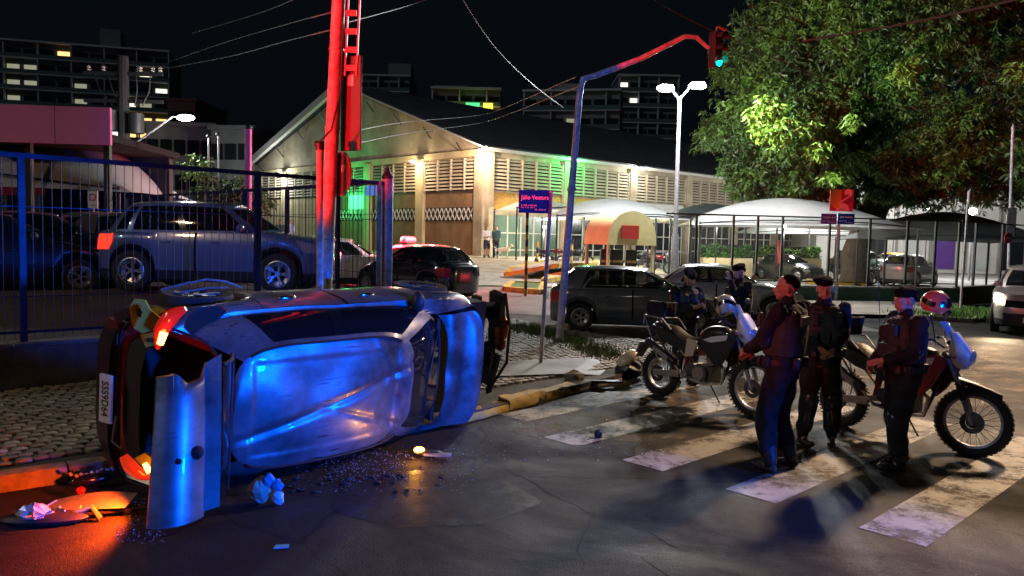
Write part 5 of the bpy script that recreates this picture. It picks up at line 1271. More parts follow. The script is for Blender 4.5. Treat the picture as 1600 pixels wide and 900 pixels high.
pixplate([(202,480),(210,467),(226,469),(234,484),(250,497),(246,514),(222,521),(207,512)],5.84,.03,yb,'bracket_plate',None,.3)
pixplate([(213,484),(219,481),(222,488),(219,496),(214,494)],5.82,.01,M['liner'],'bracket_hole')
pixplate([(219,523),(243,519),(248,538),(228,543)],5.78,.03,yb,'bracket_plate')
for hx in (229,237): pixplate([(hx,529),(hx+5,528),(hx+5,534),(hx,535)],5.765,.01,M['liner'],'bracket_hole')
pixplate([(210,716),(226,708),(238,716),(236,738),(222,728)],5.66,.03,yb,'lamp_bracket')
tl2=bean([(193,712),(203,728),(220,742),(234,748)],5.62,[.03,.05,.04,.01],mat('lit_tail_lens_low',(.5,.01,.01),.15,em=(1,.05,.01),es=.5,coat=.8),'rear_lamp')
bean([(226,724),(234,738)],5.56,[.016,.022],M['orange_lit'],'lit_bulb',tl2)
MB().tube([IM_@atd(188,700,5.6),IM_@atd(176,690,5.65),IM_@atd(182,650,5.75)],.012,6).build('loose_wire',M['wire'],hc)
w_=atd(206,748,5.42); lamp('lit_bulb_light',(w_.x,w_.y,.26),230,(1,.075,.004),'SPOT',.03,(w_.x-.9,w_.y-.45,0),150,.5)
w_=atd(255,522,5.45); lamp('lit_bulb_light',tuple(w_),.9,(1,.25,.05),rad=.02)
w_=at(648,708,.09); lamp('lit_bulb_light',(w_.x,w_.y,.10),5,(1,.38,.05),rad=.02)
ib=at(655,703,.07); t=thing('broken_lamp','glowing orange indicator lamp torn loose under the front of the car','lamp',tuple(ib)); MB().ell((0,0,0),(.05,.035,.03)).build('bulb',M['orange_lit'],t); MB().ell((.08,.02,-.03),(.14,.07,.03)).build('housing',M['black_plastic'],t); MB().bar((.05,-.02,-.03),(.30,-.04,-.03),.09,.02).build('broken_trim',M['galv'],t,0)
# tailgate: wrenched open, glass near the roof, metal skin hanging
def WP(px,py,Y): return atd(px,py,Y)
g0=C2W(-1.50,.50,1.43); g1=C2W(-1.50,-.62,1.43)
TL=WP(245,590,5.38); TR=WP(322,566,5.62); BL=WP(230,826,5.12); BR=WP(318,806,5.36)
IMW=MW.inverted()
def tg_(u,v):   # u 0 left..1 right, v 0 top..1 bottom
    p=(TL*(1-u)+TR*u)*(1-v)+(BL*(1-u)+BR*u)*v
    n=Vector((.62,-.78,0)); b=.07*math.sin(PI*u)**.8+.03*sm(0,.25,u)-.02*u
    notch=0
    if v<.12: p.z-= .10*sm(.30,.6,u)*(1-sm(.85,1.0,u))*(1-v/.12)
    return IMW@(p+n*b+n*.02*math.sin(v*PI))
tgp=MB().grid(tg_,lin(0,1,14),lin(0,1,22)); n0=len(tgp.v)
back=MB().grid(lambda u,v:Vector(tg_(u,v))-IMW.to_3x3()@Vector((.62,-.78,0))*(.035+.03*math.sin(PI*u)),lin(0,1,14),lin(0,1,22)); 
tail=tgp.build('tailgate',M['hero'],hc,50,False); back.build('inner_skin',M['hero'],tail,50,False)
ed=MB(); 
E=[(u,0) for u in lin(0,1,14)]+[(1,v) for v in lin(0,1,22)[1:]]+[(u,1) for u in lin(1,0,14)[1:]]+[(0,v) for v in lin(1,0,22)[1:]]
off=IMW.to_3x3()@Vector((.62,-.78,0))
for (a_,b_) in zip(E,E[1:]):
    A,B=Vector(tg_(*a_)),Vector(tg_(*b_)); ed.quad(A,B,B-off*(.035+.03*math.sin(PI*b_[0])),A-off*(.035+.03*math.sin(PI*a_[0])))
ed.build('edge',M['hero'],tail,0)
e0=[Vector(tg_(1.0,v)) for v in lin(0,1,16)]
sidefr=MB().grid(lambda u,v:Vector(tg_(1,v))+(IMW.to_3x3()@Vector((.09,.05,.02+.04*(1-v))))*u,[0,1],lin(0,.97,12)); sidefr.build('window_frame',M['hero'],tail,0)
ro_=MB().ell(tuple(Vector(tg_(.78,.56))+off*.0),(.05,.05,.045)).build('emblem_recess',M['liner'],tail); MB().ell(tuple(Vector(tg_(.42,.58))+off*.0),(.022,.022,.02)).build('lock_hole',M['liner'],tail)
# rear glass sheet still between tailgate skin and roof
A=Vector(tg_(1,.02))+IMW.to_3x3()@Vector((.10,.06,0)); B=Vector(tg_(1,.97))+IMW.to_3x3()@Vector((.10,.06,0)); C_=IMW@g0; D_=IMW@g1
def rg(u,v):
    p=(A*(1-v)+B*v)*(1-u)+(C_*(1-v)+D_*v)*u; return p+off*.10*math.sin(PI*u)*.6
gg=MB().grid(rg,lin(0,1,8),lin(0,1,10)).build('rear_window',M['glass'],hc,60)
MB().tube([rg(1,v)+off*.012 for v in lin(0,1,14)],.02,6).tube([rg(u,0) for u in lin(0,1,6)],.016,6).build('window_seal',M['rubber'],hc)
MB().tube([rg(.93,v)+off*.03 for v in lin(0,1,14)],.006,5).build('hinge_rim',M['chrome'],hc)
# roof aerial stub, wiper
MB().tube([(.98,.45,1.02),(.75,.05,1.20)],.008,5).build('wiper',M['black_plastic'],hc)
# loose cable and wheel rim seen above the sill
# ------------------------------------------------------------------ debris
def crumple(n_,r_,seed,sx=1,sy=1,sz=.7):
    rr=random.Random(seed); mb=MB().ell((0,0,0),(r_*sx,r_*sy,r_*sz),9,6); mb.v=[(x*(1+rr.uniform(-.3,.25)),y*(1+rr.uniform(-.3,.25)),z*(1+rr.uniform(-.3,.25))) for x,y,z in mb.v]; return mb
q=at(418,786,0); t=thing('crumpled_bag','crumpled cream and blue plastic bag lying on the asphalt beside the car','bag',tuple(q))
crumple(0,.10,3,.95,.6,1.0).xf(lambda p:p+Vector((-.05,0,.10))).build('paper_part',M['paper'],t,0)
for k,(dx,dz,s_) in enumerate(((.02,.19,.05),(.08,.15,.05),(.09,.05,.055))): crumple(0,s_,5+k,1,.5,1).xf(lambda p:p+Vector((dx,-.03,dz))).build('plastic_part',M['bluecard'] if k<2 else M['white_cloth'],t,0)
q=at(440,856,0); t=thing('plastic_shard','small flat blue shard alone on the foreground asphalt','debris',(q.x,q.y,.006),.2); MB().prism([(-.05,-.03),(.05,-.025),(.045,.03),(-.04,.03)],0,.006).build('shard',M['bluecard'],t,0)
q=at(935,684,0); t=thing('rubble','small black pointed lump standing on a crossing stripe','debris',tuple(q)); crumple(0,.05,9,1,1,1.1).xf(lambda p:p+Vector((0,0,.03))).build('lump',M['rubber'],t,0)
q=at(980,590,0); t=thing('crushed_helmet','broken pale shell on a black lump at the pavement corner','debris',tuple(q),.4); crumple(0,.21,11,1.1,.9,.75).xf(lambda p:p+Vector((0,0,.13))).build('black_base',M['bikeblack'],t,0)
MB().ell((-.03,-.05,.30),(.19,.13,.10),12,8,(0,R(-35),0)).build('pale_shell',M['cream_helmet'],t); MB().bar((.1,-.1,.30),(.22,-.12,.2),.05,.02).build('strap',M['white_cloth'],t,0)
q=at(900,612,0); t=thing('broken_kerb_piece','pale chunk of broken kerb lying at the end of the yellow kerb','debris',(q.x,q.y+.35,.05),.5); crumple(0,.16,14,1.1,.6,.6).xf(lambda p:p+Vector((0,0,.09))).build('chunk',M['concrete'],t,0)
MB().bar((.05,-.1,.03),(.62,-.28,.03),.12,.03).bar((.0,-.0,.03),(.35,-.3,.05),.07,.03).build('black_strip',M['black_plastic'],t,0)
# lamp shell at left
q=at(145,762,0); t=thing('broken_headlamp','shattered clear lamp unit lying by the kerb behind the car','debris',(q.x,q.y,.02),R(38))
MB().ell((0,0,.05),(.17,.06,.05)).build('shell',M['black_gloss'],t)
for k in range(9): MB().box((-.15+k*.037,random.uniform(-.03,.03),.085+random.uniform(0,.03)),(.03,.012,.02),(random.random(),random.random(),random.random())).build('glass_splinter',M['shards'],t,0)
q=at(150,800,0); t=thing('torn_bumper_cover','flat torn panel glowing orange red in the lamp light','debris',(q.x,q.y,.03),R(6))
MB().grid(lambda u,v:(-.35+.6*u,-.12+.24*v,.02+.05*math.sin(u*2.5)*v+.02*u),lin(0,1,8),lin(0,1,5)).build('panel',M['galv'],t,60,False); MB().ell((-.2,.22,.06),(.035,.03,.03)).build('plug',M['red_lens'],t)
q=at(70,818,0); t=thing('wreckage_heap','tangled broken lamp parts heaped on the asphalt at lower left','debris',(q.x,q.y,0),R(10))
MB().ell((0,0,.04),(.30,.10,.05)).build('base',M['black_plastic'],t); crumple(0,.09,21,1.2,.8,.7).xf(lambda p:p+Vector((-.05,-.03,.09))).build('reflector',M['shards'],t,0)
for k in range(14): a_=random.uniform(0,6.28); r_=random.uniform(.02,.22); MB().box((r_*math.cos(a_),r_*.5*math.sin(a_),random.uniform(.06,.13)),(random.uniform(.05,.16),.012,.012),(random.uniform(-.6,.6),random.uniform(-.6,.6),random.uniform(0,3))).build('splinter',M['shards'] if k%2 else M['galv'],t,0)
MB().tube([(.15,0,.05),(.3,.02,.1),(.36,.0,.02)],.02,6).build('bent_pipe',M['galv'],t)
MB().bar((.25,.05,.04),(1.0,.22,.03),.02,.015).build('trim_strip',M['black_plastic'],t,0)
# wreck parts at the top of the car: wheels protrude; splintered wheel arch trim
q=C2W(-1.55,.9,.45); 
tr=MB()
tr.tube([(-1.62,.84,.34),(-1.45,.90,.42),(-1.25,.93,.40),(-1.05,.90,.36),(-.9,.84,.38)],.010,5).tube([(-1.5,.84,.5),(-1.3,.88,.55),(-1.1,.87,.5)],.008,5).build('torn_arch_trim',M['galv'],hc)
# glass granules and grit
mb=MB()
def granules(px0,px1,py0,py1,n,smin,smax,dens=None):
    for i in range(n):
        px=random.uniform(px0,px1); py=random.uniform(py0,py1); p=at(px,py,.004); s_=random.uniform(smin,smax); a_=random.uniform(0,3)
        mb.box((p.x,p.y,.004+s_/2),(s_,s_*random.uniform(.5,1),s_*.7),(random.uniform(-.4,.4),random.uniform(-.4,.4),a_))
granules(440,740,695,770,420,.003,.008); granules(180,260,780,850,160,.004,.009); granules(500,640,705,750,300,.004,.010); granules(700,1050,600,720,260,.004,.011)
gs=stuff(mb.build('glass_granules',mat('dull_glass_grit',(.25,.25,.25),.4),None,0,False)); gs['label']='scattered broken safety glass and grit on the asphalt round the overturned car'
mb=MB()
for i in range(60):
    p=at(random.uniform(430,700),random.uniform(700,770),.0); mb.add(crumple(0,random.uniform(.01,.03),i,1.3,.8,.4).xf(lambda v:v+Vector((p.x,p.y,.01))))
gs=stuff(mb.build('plastic_debris',M['black_plastic'],None,0,False)); gs['label']='small dark plastic fragments under the front of the overturned car'
# the leaked fluid sheen
pud=MB().poly([(at(px,py,0).x,at(px,py,0).y,.004) for px,py in ((560,745),(640,730),(760,735),(840,760),(800,800),(700,815),(600,800),(540,775))]); 
# ================================================================== PEOPLE
def remesh(mb,name,vox,m_,parent,smooth=2,disp=0,dscale=9,seed=0):
    me=mb.mesh(name+'_src',None,0,True); o=bpy.data.objects.new('src',me)
    r=o.modifiers.new('r','REMESH'); r.mode='VOXEL'; r.voxel_size=vox; r.use_smooth_shade=True
    s_=o.modifiers.new('s','SMOOTH'); s_.iterations=smooth; s_.factor=.6
    me2=evalmesh(o); bpy.data.meshes.remove(me); me2.name=name
    if disp:
        n_=len(me2.vertices); co=np.empty(n_*3,np.float32); no=np.empty(n_*3,np.float32); me2.vertices.foreach_get('co',co); me2.vertices.foreach_get('normal',no); co=co.reshape(-1,3); no=no.reshape(-1,3)
        d_=np.array([noise.noise(Vector((x*dscale+seed,y*dscale,z*dscale*.8)))+.5*noise.noise(Vector((x*dscale*2.3,y*dscale*2.3,z*dscale*1.4+seed))) for x,y,z in co.tolist()])
        co=co+no*(disp*d_)[:,None]; me2.vertices.foreach_set('co',co.astype(np.float32).ravel())
    me2.materials.clear(); me2.materials.append(m_); me2.polygons.foreach_set('use_smooth',[True]*len(me2.polygons)); me2.update()
    return link(name,me2,parent)
def ik(a,b,l1,l2,pole):
    d=b-a; L=d.length; L2=min(L,(l1+l2)*.998); d.normalize(); b=a+d*L2; x=(l1*l1-l2*l2+L2*L2)/(2*L2); h=math.sqrt(max(0,l1*l1-x*x))
    p=(pole-pole.dot(d)*d).normalized(); return a+d*x+p*h,b
def hand(mb,w,dirn,palmn,s=1,curl=.5,fl=1):
    # palm and five bent fingers; dirn = pointing, palmn = palm normal
    d=dirn.normalized(); n=(palmn-palmn.dot(d)*d).normalized(); sd=d.cross(n)*fl
    pc=w+d*.045*s
    mb.cap(w,w+d*.03*s,.024*s,.03*s,8)
    for k in (-1.2,-.4,.4,1.2): mb.cap(w+d*.02*s+sd*.012*k*s,w+d*.085*s+sd*.019*k*s,.014*s,.0125*s,8)
    for k,l in ((-1.5,.036),(-.5,.044),(.5,.046),(1.5,.038)):
        p=w+d*.088*s+sd*.0165*k*s; a=curl*.7; l*=s
        q=p+(d*math.cos(a)+n*math.sin(a))*l; a2=a+curl*1.1; q2=q+(d*math.cos(a2)+n*math.sin(a2))*l*.75; a3=a2+curl*.6; q3=q2+(d*math.cos(a3)+n*math.sin(a3))*l*.5
        mb.cap(p,q,.0095*s,.009*s,7); mb.cap(q,q2,.009*s,.0082*s,7); mb.cap(q2,q3,.0082*s,.0072*s,7)
    p=w+d*.03*s-sd*.026*s; q=p+(d*.6-sd*.55+n*.45).normalized()*.042*s; q2=q+(d*.8-sd*.1+n*.5).normalized()*.032*s
    mb.cap(p,q,.013*s,.0105*s,7); mb.cap(q,q2,.0105*s,.0085*s,7)
def head(mb,c,yaw,pit,s=1):
    Mh=Matrix.Rotation(yaw,3,'Z')@Matrix.Rotation(pit,3,'X'); T=MB()
    T.ell((0,-.012,.035),(.076,.096,.088),16,12); T.ell((0,.028,-.02),(.060,.066,.082),14,10)
    T.ell((0,.040,-.075),(.040,.040,.033),12,8); T.ell((0,.070,-.088),(.022,.018,.018),10,7)
    for x in (-1,1):
        T.ell((x*.040,.050,-.062),(.022,.035,.026),8,6); T.ell((x*.040,.066,-.018),(.023,.022,.019),8,6); T.ell((x*.078,-.004,-.008),(.011,.020,.033),10,8)
        T.ell((x*.033,.083,.020),(.026,.012,.009),8,6)
    T.cap((0,.089,.016),(0,.110,-.024),.009,.0135,8); T.ell((0,.098,-.030),(.018,.014,.010),8,6)
    T.ell((0,.090,-.052),(.024,.013,.007),8,6); T.ell((0,.088,-.062),(.021,.013,.008),8,6)
    T.xf(lambda p:Vector(c)+Mh@(p*s)); mb.add(T); return Mh
def person(label,loc,face,H=1.78,feet=((-.12,.05),(.12,-.05)),toe=(0,0),hands=((-.12,.28,1.05),(.12,.28,1.05)),lean=0,head_yaw=0,head_pit=0,role='officer',vox=.0092,hip=None,hdir=None,elb=(-1,1),seat=False,bend=0,top='beret',hat_tilt=0,items=()):
    k=H/1.78; t=thing('person',label,'person',loc,face,)
    V=lambda x,y,z:Vector((x,y,z))*k
    hipz=.95 if hip is None else hip
    pel=V(0,0,hipz); up=Vector((0,math.sin(lean),math.cos(lean)))
    ch=pel+up*.36*k; neck=pel+up*.535*k+V(0,bend*.4,0); hc_=neck+up*.142*k+V(0,.02+bend,-bend*.4)
    sh=[neck+V(s_*(.20 if role=='officer' else .185),-.01,-.055) for s_ in (-1,1)]
    off=role=='officer'
    body=MB(); jac=MB(); tr=MB()
    def torso(mb,g):
        g=g+(.026 if off else 0)
        mb.loft([(pel+V(0,0,-.12),(.13+g)*k,(.10+g)*k),(pel,(.165+g)*k,(.115+g)*k),(pel+up*.13*k,(.150+g)*k,(.105+g)*k),(pel+up*.26*k,(.165+g)*k,(.115+g)*k),(pel+up*.38*k,(.185+g)*k,(.120+g)*k),(pel+up*.47*k,(.165+g)*k,(.100+g)*k),(pel+up*.53*k,(.07+g*.6)*k,(.065+g*.5)*k)],16,2.3)
    torso(body,-.008); body.cap(neck-up*.04*k,neck+up*.09*k+V(0,bend*.5,0),.058*k,.054*k,12)
    Mh=head(body,hc_,head_yaw,head_pit,k*1.0)
    torso(jac,.012); jac.cap(neck-up*.03*k,neck+up*.035*k+V(0,bend*.3,0),.080*k,.070*k,14)
    for i,s_ in enumerate((-1,1)):
        a=sh[i]; w=V(*hands[i]); pole=V(s_*elb[1]*.8,elb[0]*.6,-.8); e,w=ik(a,w,.285*k,.26*k,pole)
        body.cap(a,e,.046*k,.038*k); body.cap(e,w,.038*k,.026*k); jac.ell(tuple(a+V(s_*.0,0,.0)),(.070*k,.070*k,.066*k),12,8); jac.cap(a,e,.079*k,.066*k,12)
        fd=(w-e).normalized()
        if role in('officer',): jac.cap(e,w-fd*.02*k,.065*k,.046*k,12)
        elif role=='shirt': jac.cap(e-(e-a)*.35,e-(e-a)*.3,.055*k,.055*k)
        hd=(Vector(hdir[i]) if hdir else fd); hand(body,w,hd,V(-s_,0,-.2) if not hdir else V(-s_*.6,0,.6),k,.55,s_)
        if off:
            pd=MB().ell((0,0,0),(.062*k,.062*k,.075*k),12,8); pd.xf(lambda p:p+e-(Vector((e-a)).normalized())*.0+V(0,-.014,0)); pd.build('elbow_pad',M['pad'],t)
    legs=[]
    for i,s_ in enumerate((-1,1)):
        hp=pel+V(s_*.085,0,-.06); fx,fy=feet[i]; an=V(fx,fy,.09); kn,an=ik(hp,an,.412*k,.405*k,V(s_*.1,1,0)); legs.append((hp,kn,an))
        body.cap(hp,kn,.072*k,.050*k); body.cap(kn,an,.050*k,.034*k); body.cap(an,an+V(0,.02,-.02),.032*k,.028*k)
        if role!='shorts':
            tr.cap(hp,kn,(.118 if off else .10)*k,(.094 if off else .074)*k,14); tr.cap(kn,an+(kn-an)*.30 if off else an,(.094 if off else .07)*k,(.082 if off else .064)*k,14)
        else: tr.cap(hp,hp+(kn-hp)*.85,.094*k,.088*k,12)
        ta=Vector((math.sin(toe[i]),math.cos(toe[i]),0)); bm_=MB()
        bm_.cap(an+V(0,0,.02)-ta*.02*k,an+(kn-an)*(.55 if off else .12),(.060 if off else .05)*k,(.078 if off else .056)*k,12)
        bm_.cap(an+V(0,0,-.045)-ta*.05*k,an+V(0,0,-.052)+ta*.14*k,.042*k,.036*k,12); bm_.ell(tuple(an+V(0,0,-.045)+ta*.15*k),(.045*k,.045*k,.034*k),12,8)
        bm_.v=[(x,y,max(z,.004)) for x,y,z in bm_.v]
        if role!='shorts' or True: remesh(bm_,'boot',.010,M['boot'] if role!='shorts' else M['grey_cloth'],t,2)
        if off:
            kd=(an-kn).normalized(); pb=MB().ell((0,0,0),(.078*k,.055*k,.10*k),12,8); pb.xf(lambda p:p+kn+ta*.055*k); pb.build('knee_pad',M['pad'],t)
            gd=MB().cap(kn+kd*.12*k+ta*.045*k,kn+kd*.30*k+ta*.042*k,.058*k,.048*k,10); gd.build('shin_guard',M['pad'],t)
    tr.loft([(pel+V(0,0,-.13),.15*k,.11*k),(pel+V(0,0,-.05),.185*k,.132*k),(pel+V(0,0,.06),.175*k,.125*k)],16)
    cols=dict(officer=(M['uniform'],M['uniform']),shirt=(M['blue_cloth'],M['short_cloth']),shorts=(M['white_cloth'],M['short_cloth']),dark=(M['grey_cloth'],M['short_cloth']))
    ju,tu=cols.get(role,cols['officer'])
    if role=='dark': pass
    remesh(body,'body',vox,M['skin'],t,2)
    remesh(jac,'shirt',vox*1.05,ju,t,2,.018 if off else .006,8,loc[0]*7); remesh(tr,'trousers' if role!='shorts' else 'shorts',vox*1.1,tu,t,2,.020,7,loc[1]*3)
    # eyes
    for s_ in (-1,1): MB().ell(tuple(hc_+Mh@(V(s_*.033,.087,.004))),(.012*k,.008*k,.006*k),10,6).build('eye',M['sign_white'],t); MB().ell(tuple(hc_+Mh@(V(s_*.033,.0945,.004))),(.005*k,.003*k,.005*k),8,6).build('iris',M['hair'],t)
    hm=MB().ell((0,-.020,.043),(.079,.093,.084),20,14); hm.v=[(x,y,z) if (z>.035-.4*min(0,y+.0)*-1 or y<-.02) else (x*.93,y*.9,z) for x,y,z in hm.v]; hm.v=[(x,y,max(z,-.05)) for x,y,z in hm.v]; hm.v=[(x,min(y,.045+.45*max(0,z-.05)),z) if z<.09 else (x,y,z) for x,y,z in hm.v]; hm.v=[(x*.96,y,z) for x,y,z in hm.v]
    hm.xf(lambda p:hc_+Mh@(p*k)); hm.build('hair',M['hair'],t)
    if top=='beret':
        bt=MB(); bt.loft([((0,-.008,.046),.081,.099),((0,-.010,.062),.084,.102),((.010,-.015,.080),.098,.114),((.018,-.022,.100),.100,.116),((.022,-.028,.118),.084,.098),((.02,-.03,.130),.045,.055)],20,2.0)
        Rb=Matrix.Rotation(R(-10),3,'X')@Matrix.Rotation(R(hat_tilt),3,'Y'); bt.xf(lambda p:hc_+Mh@(Rb@(p*k))); remesh(bt,'beret',.009,M['beret'],t,4,.006,18)
    if off:
        vs=MB(); vs.loft([(pel+up*.09*k,.200*k,.158*k),(pel+up*.20*k,.208*k,.168*k),(pel+up*.33*k,.218*k,.172*k),(pel+up*.44*k,.198*k,.156*k),(pel+up*.51*k,.14*k,.11*k)],18,2.6)
        for s_ in (-1,1): vs.cap(pel+up*.46*k+V(s_*.12,.09,0),pel+up*.46*k+V(s_*.12,-.10,0),.035*k,.035*k)
        for x in (-.11,0,.11): vs.box(tuple(pel+up*.19*k+V(x,.165,0)),(.085*k,.05*k,.13*k))
        vs.box(tuple(pel+up*.37*k+V(.11,.165,0)),(.07*k,.05*k,.12*k))
        remesh(vs,'vest',vox,M['vest'],t,2,.003,22)
        MB().box(tuple(pel+up*.40*k+V(0,-.166,0)),(.17*k,.012,.08*k),(-lean,0,0)).build('back_panel',M['panel'],t,bevel=.003)
        bl=MB(); bl.loft([(pel+V(0,0,.01),.206*k,.152*k),(pel+V(0,0,.06),.206*k,.152*k)],20,2.3); bl.build('belt',M['boot'],t)
        MB().box(tuple(pel+V(.20,.0,-.06)),(.045*k,.09*k,.19*k)).build('holster',M['boot'],t,bevel=.012); MB().box(tuple(pel+V(.215,.0,.05)),(.03*k,.05*k,.09*k),(.3,0,0)).build('pistol_grip',M['black_plastic'],t,bevel=.006)
        for x,y in ((-.20,.06),(-.14,.145),(.1,.16),(-.1,-.16),(.1,-.16)): MB().box(tuple(pel+V(x,y,.035)),(.06*k,.05*k,.09*k),(0,0,math.atan2(-x,y))).build('pouch',M['boot'],t,bevel=.01)
        s_=1; a=sh[1]; MB().box(tuple(a+V(.066,.0,-.10)),(.006,.07*k,.08*k)).build('arm_patch',M['patch_red'],t,bevel=.002)
        rb=pel+up*.40*k+V(-.12,.19,0); MB().box(tuple(rb),(.05*k,.035*k,.11*k)).build('radio',M['black_plastic'],t,bevel=.006); MB().cyl(tuple(rb+V(.01,0,.05)),tuple(rb+V(.0,.06,.19)),.006,.004,6).build('antenna',M['black_plastic'],t)
    return t,dict(hc=hc_,Mh=Mh,k=k,hands=hands)
# facing +y of the person; face angle rotates it
def fa(dx,dy): return math.atan2(-dx,dy)
o1=at(1216,734,0); person('officer in the foreground seen from behind, bare headed, hands together in front',tuple(o1),fa(-.72,.69),1.83,((-.16,.02),(.15,-.02)),(.35,-.3),((-.09,.30,1.06),(.05,.30,1.04)),head_yaw=R(26),top=None,lean=R(-2))
o2=at(1272,694,0); o2.x+=.03; person('officer facing the camera in a black cap with hands joined at the belt',tuple(o2),fa(-.18,-.98),1.77,((-.14,.0),(.15,.05)),(.2,-.3),((-.05,.27,1.03),(.08,.27,1.05)),head_yaw=R(-8),top='beret',hat_tilt=4)
o3=at(1403,730,0); person('officer in profile facing left in a beret, in front of the right motorcycle',tuple(o3),fa(-.96,-.12),1.72,((-.14,.10),(.14,-.12)),(.2,-.2),((-.16,.30,1.08),(.16,.22,1.0)),head_yaw=R(0),hat_tilt=-8)
o4=at(1070,560,0); o4=Vector((o4.x,11.2,0)); q=atd(1070,470,11.2); person('officer looking down at a phone behind the left motorcycle',(q.x,11.2,0),fa(.35,-.93),1.70,hands=((-.07,.30,1.22),(.07,.32,1.20)),head_pit=R(-28),lean=R(4),bend=.03,vox=.012,hdir=((.4,.8,.2),(-.4,.8,.2)))
o=atd(1072,452,11.2); ph=tag(MB().box((0,0,0),(.07,.012,.14),(R(-50),0,0)).build('phone',M['black_gloss'],None,bevel=.004),'dark phone held up by the officer behind the left motorcycle','phone'); 
f4=fa(.35,-.93); ph.location=(q.x+Vector((-math.sin(f4),math.cos(f4),0)).x*.42,11.2+math.cos(f4)*.42,1.24); ph.rotation_euler=(0,0,f4)
q=atd(1155,470,12.0); person('officer in dark cap with one hand raised to the face beside the silver sedan',(q.x,12.0,0),fa(-.85,-.35),1.76,hands=((-.05,.22,1.50),(.14,.20,1.05)),head_pit=R(-6),vox=.012,hdir=((.1,.3,.9),(0,.9,-.2)))
q=atd(1180,440,21.5); person('man in pale shirt seen beyond the silver sedan, seated low',(q.x,21.5,-.0),fa(-.9,-.3),1.70,feet=((-.14,.42),(.14,.42)),hip=.50,hands=((-.15,.35,.62),(.15,.35,.62)),role='shirt',top=None,vox=.014)
z=.93
for px,rl,lb,f,h in ((760,'shorts','man in white shirt and dark shorts standing by the hall corner with folded arms',fa(.3,-.95),1.72),(775,'dark','person in dark teal top standing next to the man in white shirt',fa(-.2,-.97),1.74)):
    q=atd(px,400,42); person(lb,(q.x,42,gz(q.x,42)),f,h,hands=((-.06,.22,1.18),(.08,.24,1.14)) if rl=='shorts' else ((-.2,.05,.85),(.2,.08,.9)),role=rl,top=None,vox=.016)
for px,lb in ((437,'dark clothed man standing behind the bars left of the red pole'),(453,'second figure in pale top standing behind the bars left of the red pole')):
    q=atd(px,370,40); person(lb,(q.x,40,1.0),fa(0,-1),1.7,hands=((-.2,.05,.85),(.2,.05,.85)),role='dark' if px==437 else 'shirt',top=None,vox=.018)
# bench under the seated man
q=atd(1180,440,21.5); t=thing('bench','low concrete block under the man in the pale shirt','bench',(q.x,21.5,0)); MB().box((.02,.05,.19),(.8,.5,.38)).build('seat_block',M['concrete'],t,bevel=.02)
# dog
q=atd(786,402,41.5); dg=thing('dog','cream coloured dog standing beside the two people at the hall corner','dog',(q.x,41.5,gz(q.x,41.5)),R(5))
b=MB(); b.cap((-.22,0,.44),(.20,0,.47),.12,.15,12); b.cap((.22,0,.50),(.36,0,.66),.09,.07,10); b.ell((.42,0,.70),(.10,.08,.08)); b.cap((.46,0,.68),(.56,0,.66),.05,.035)
for x,s_ in ((.20,-1),(.24,1)): b.cap((x,s_*.08,.42),(x-.01,s_*.085,.22),.05,.032); b.cap((x-.01,s_*.085,.22),(x+.01,s_*.085,.03),.03,.024); b.ell((x+.03,s_*.085,.025),(.045,.03,.025))
for x,s_ in ((-.24,-1),(-.20,1)): b.cap((x,s_*.08,.44),(x+.05,s_*.085,.28),.075,.05); b.cap((x+.05,s_*.085,.28),(x-.06,s_*.085,.16),.04,.03); b.cap((x-.06,s_*.085,.16),(x-.03,s_*.085,.03),.027,.022); b.ell((x-.0,s_*.085,.025),(.045,.03,.025))
b.cap((-.32,0,.50),(-.50,0,.62),.035,.02); b.ell((.38,.06,.75),(.03,.02,.05)); b.ell((.38,-.06,.75),(.03,.02,.05)); remesh(b,'body',.014,M['fur'],dg,2,.006,30)
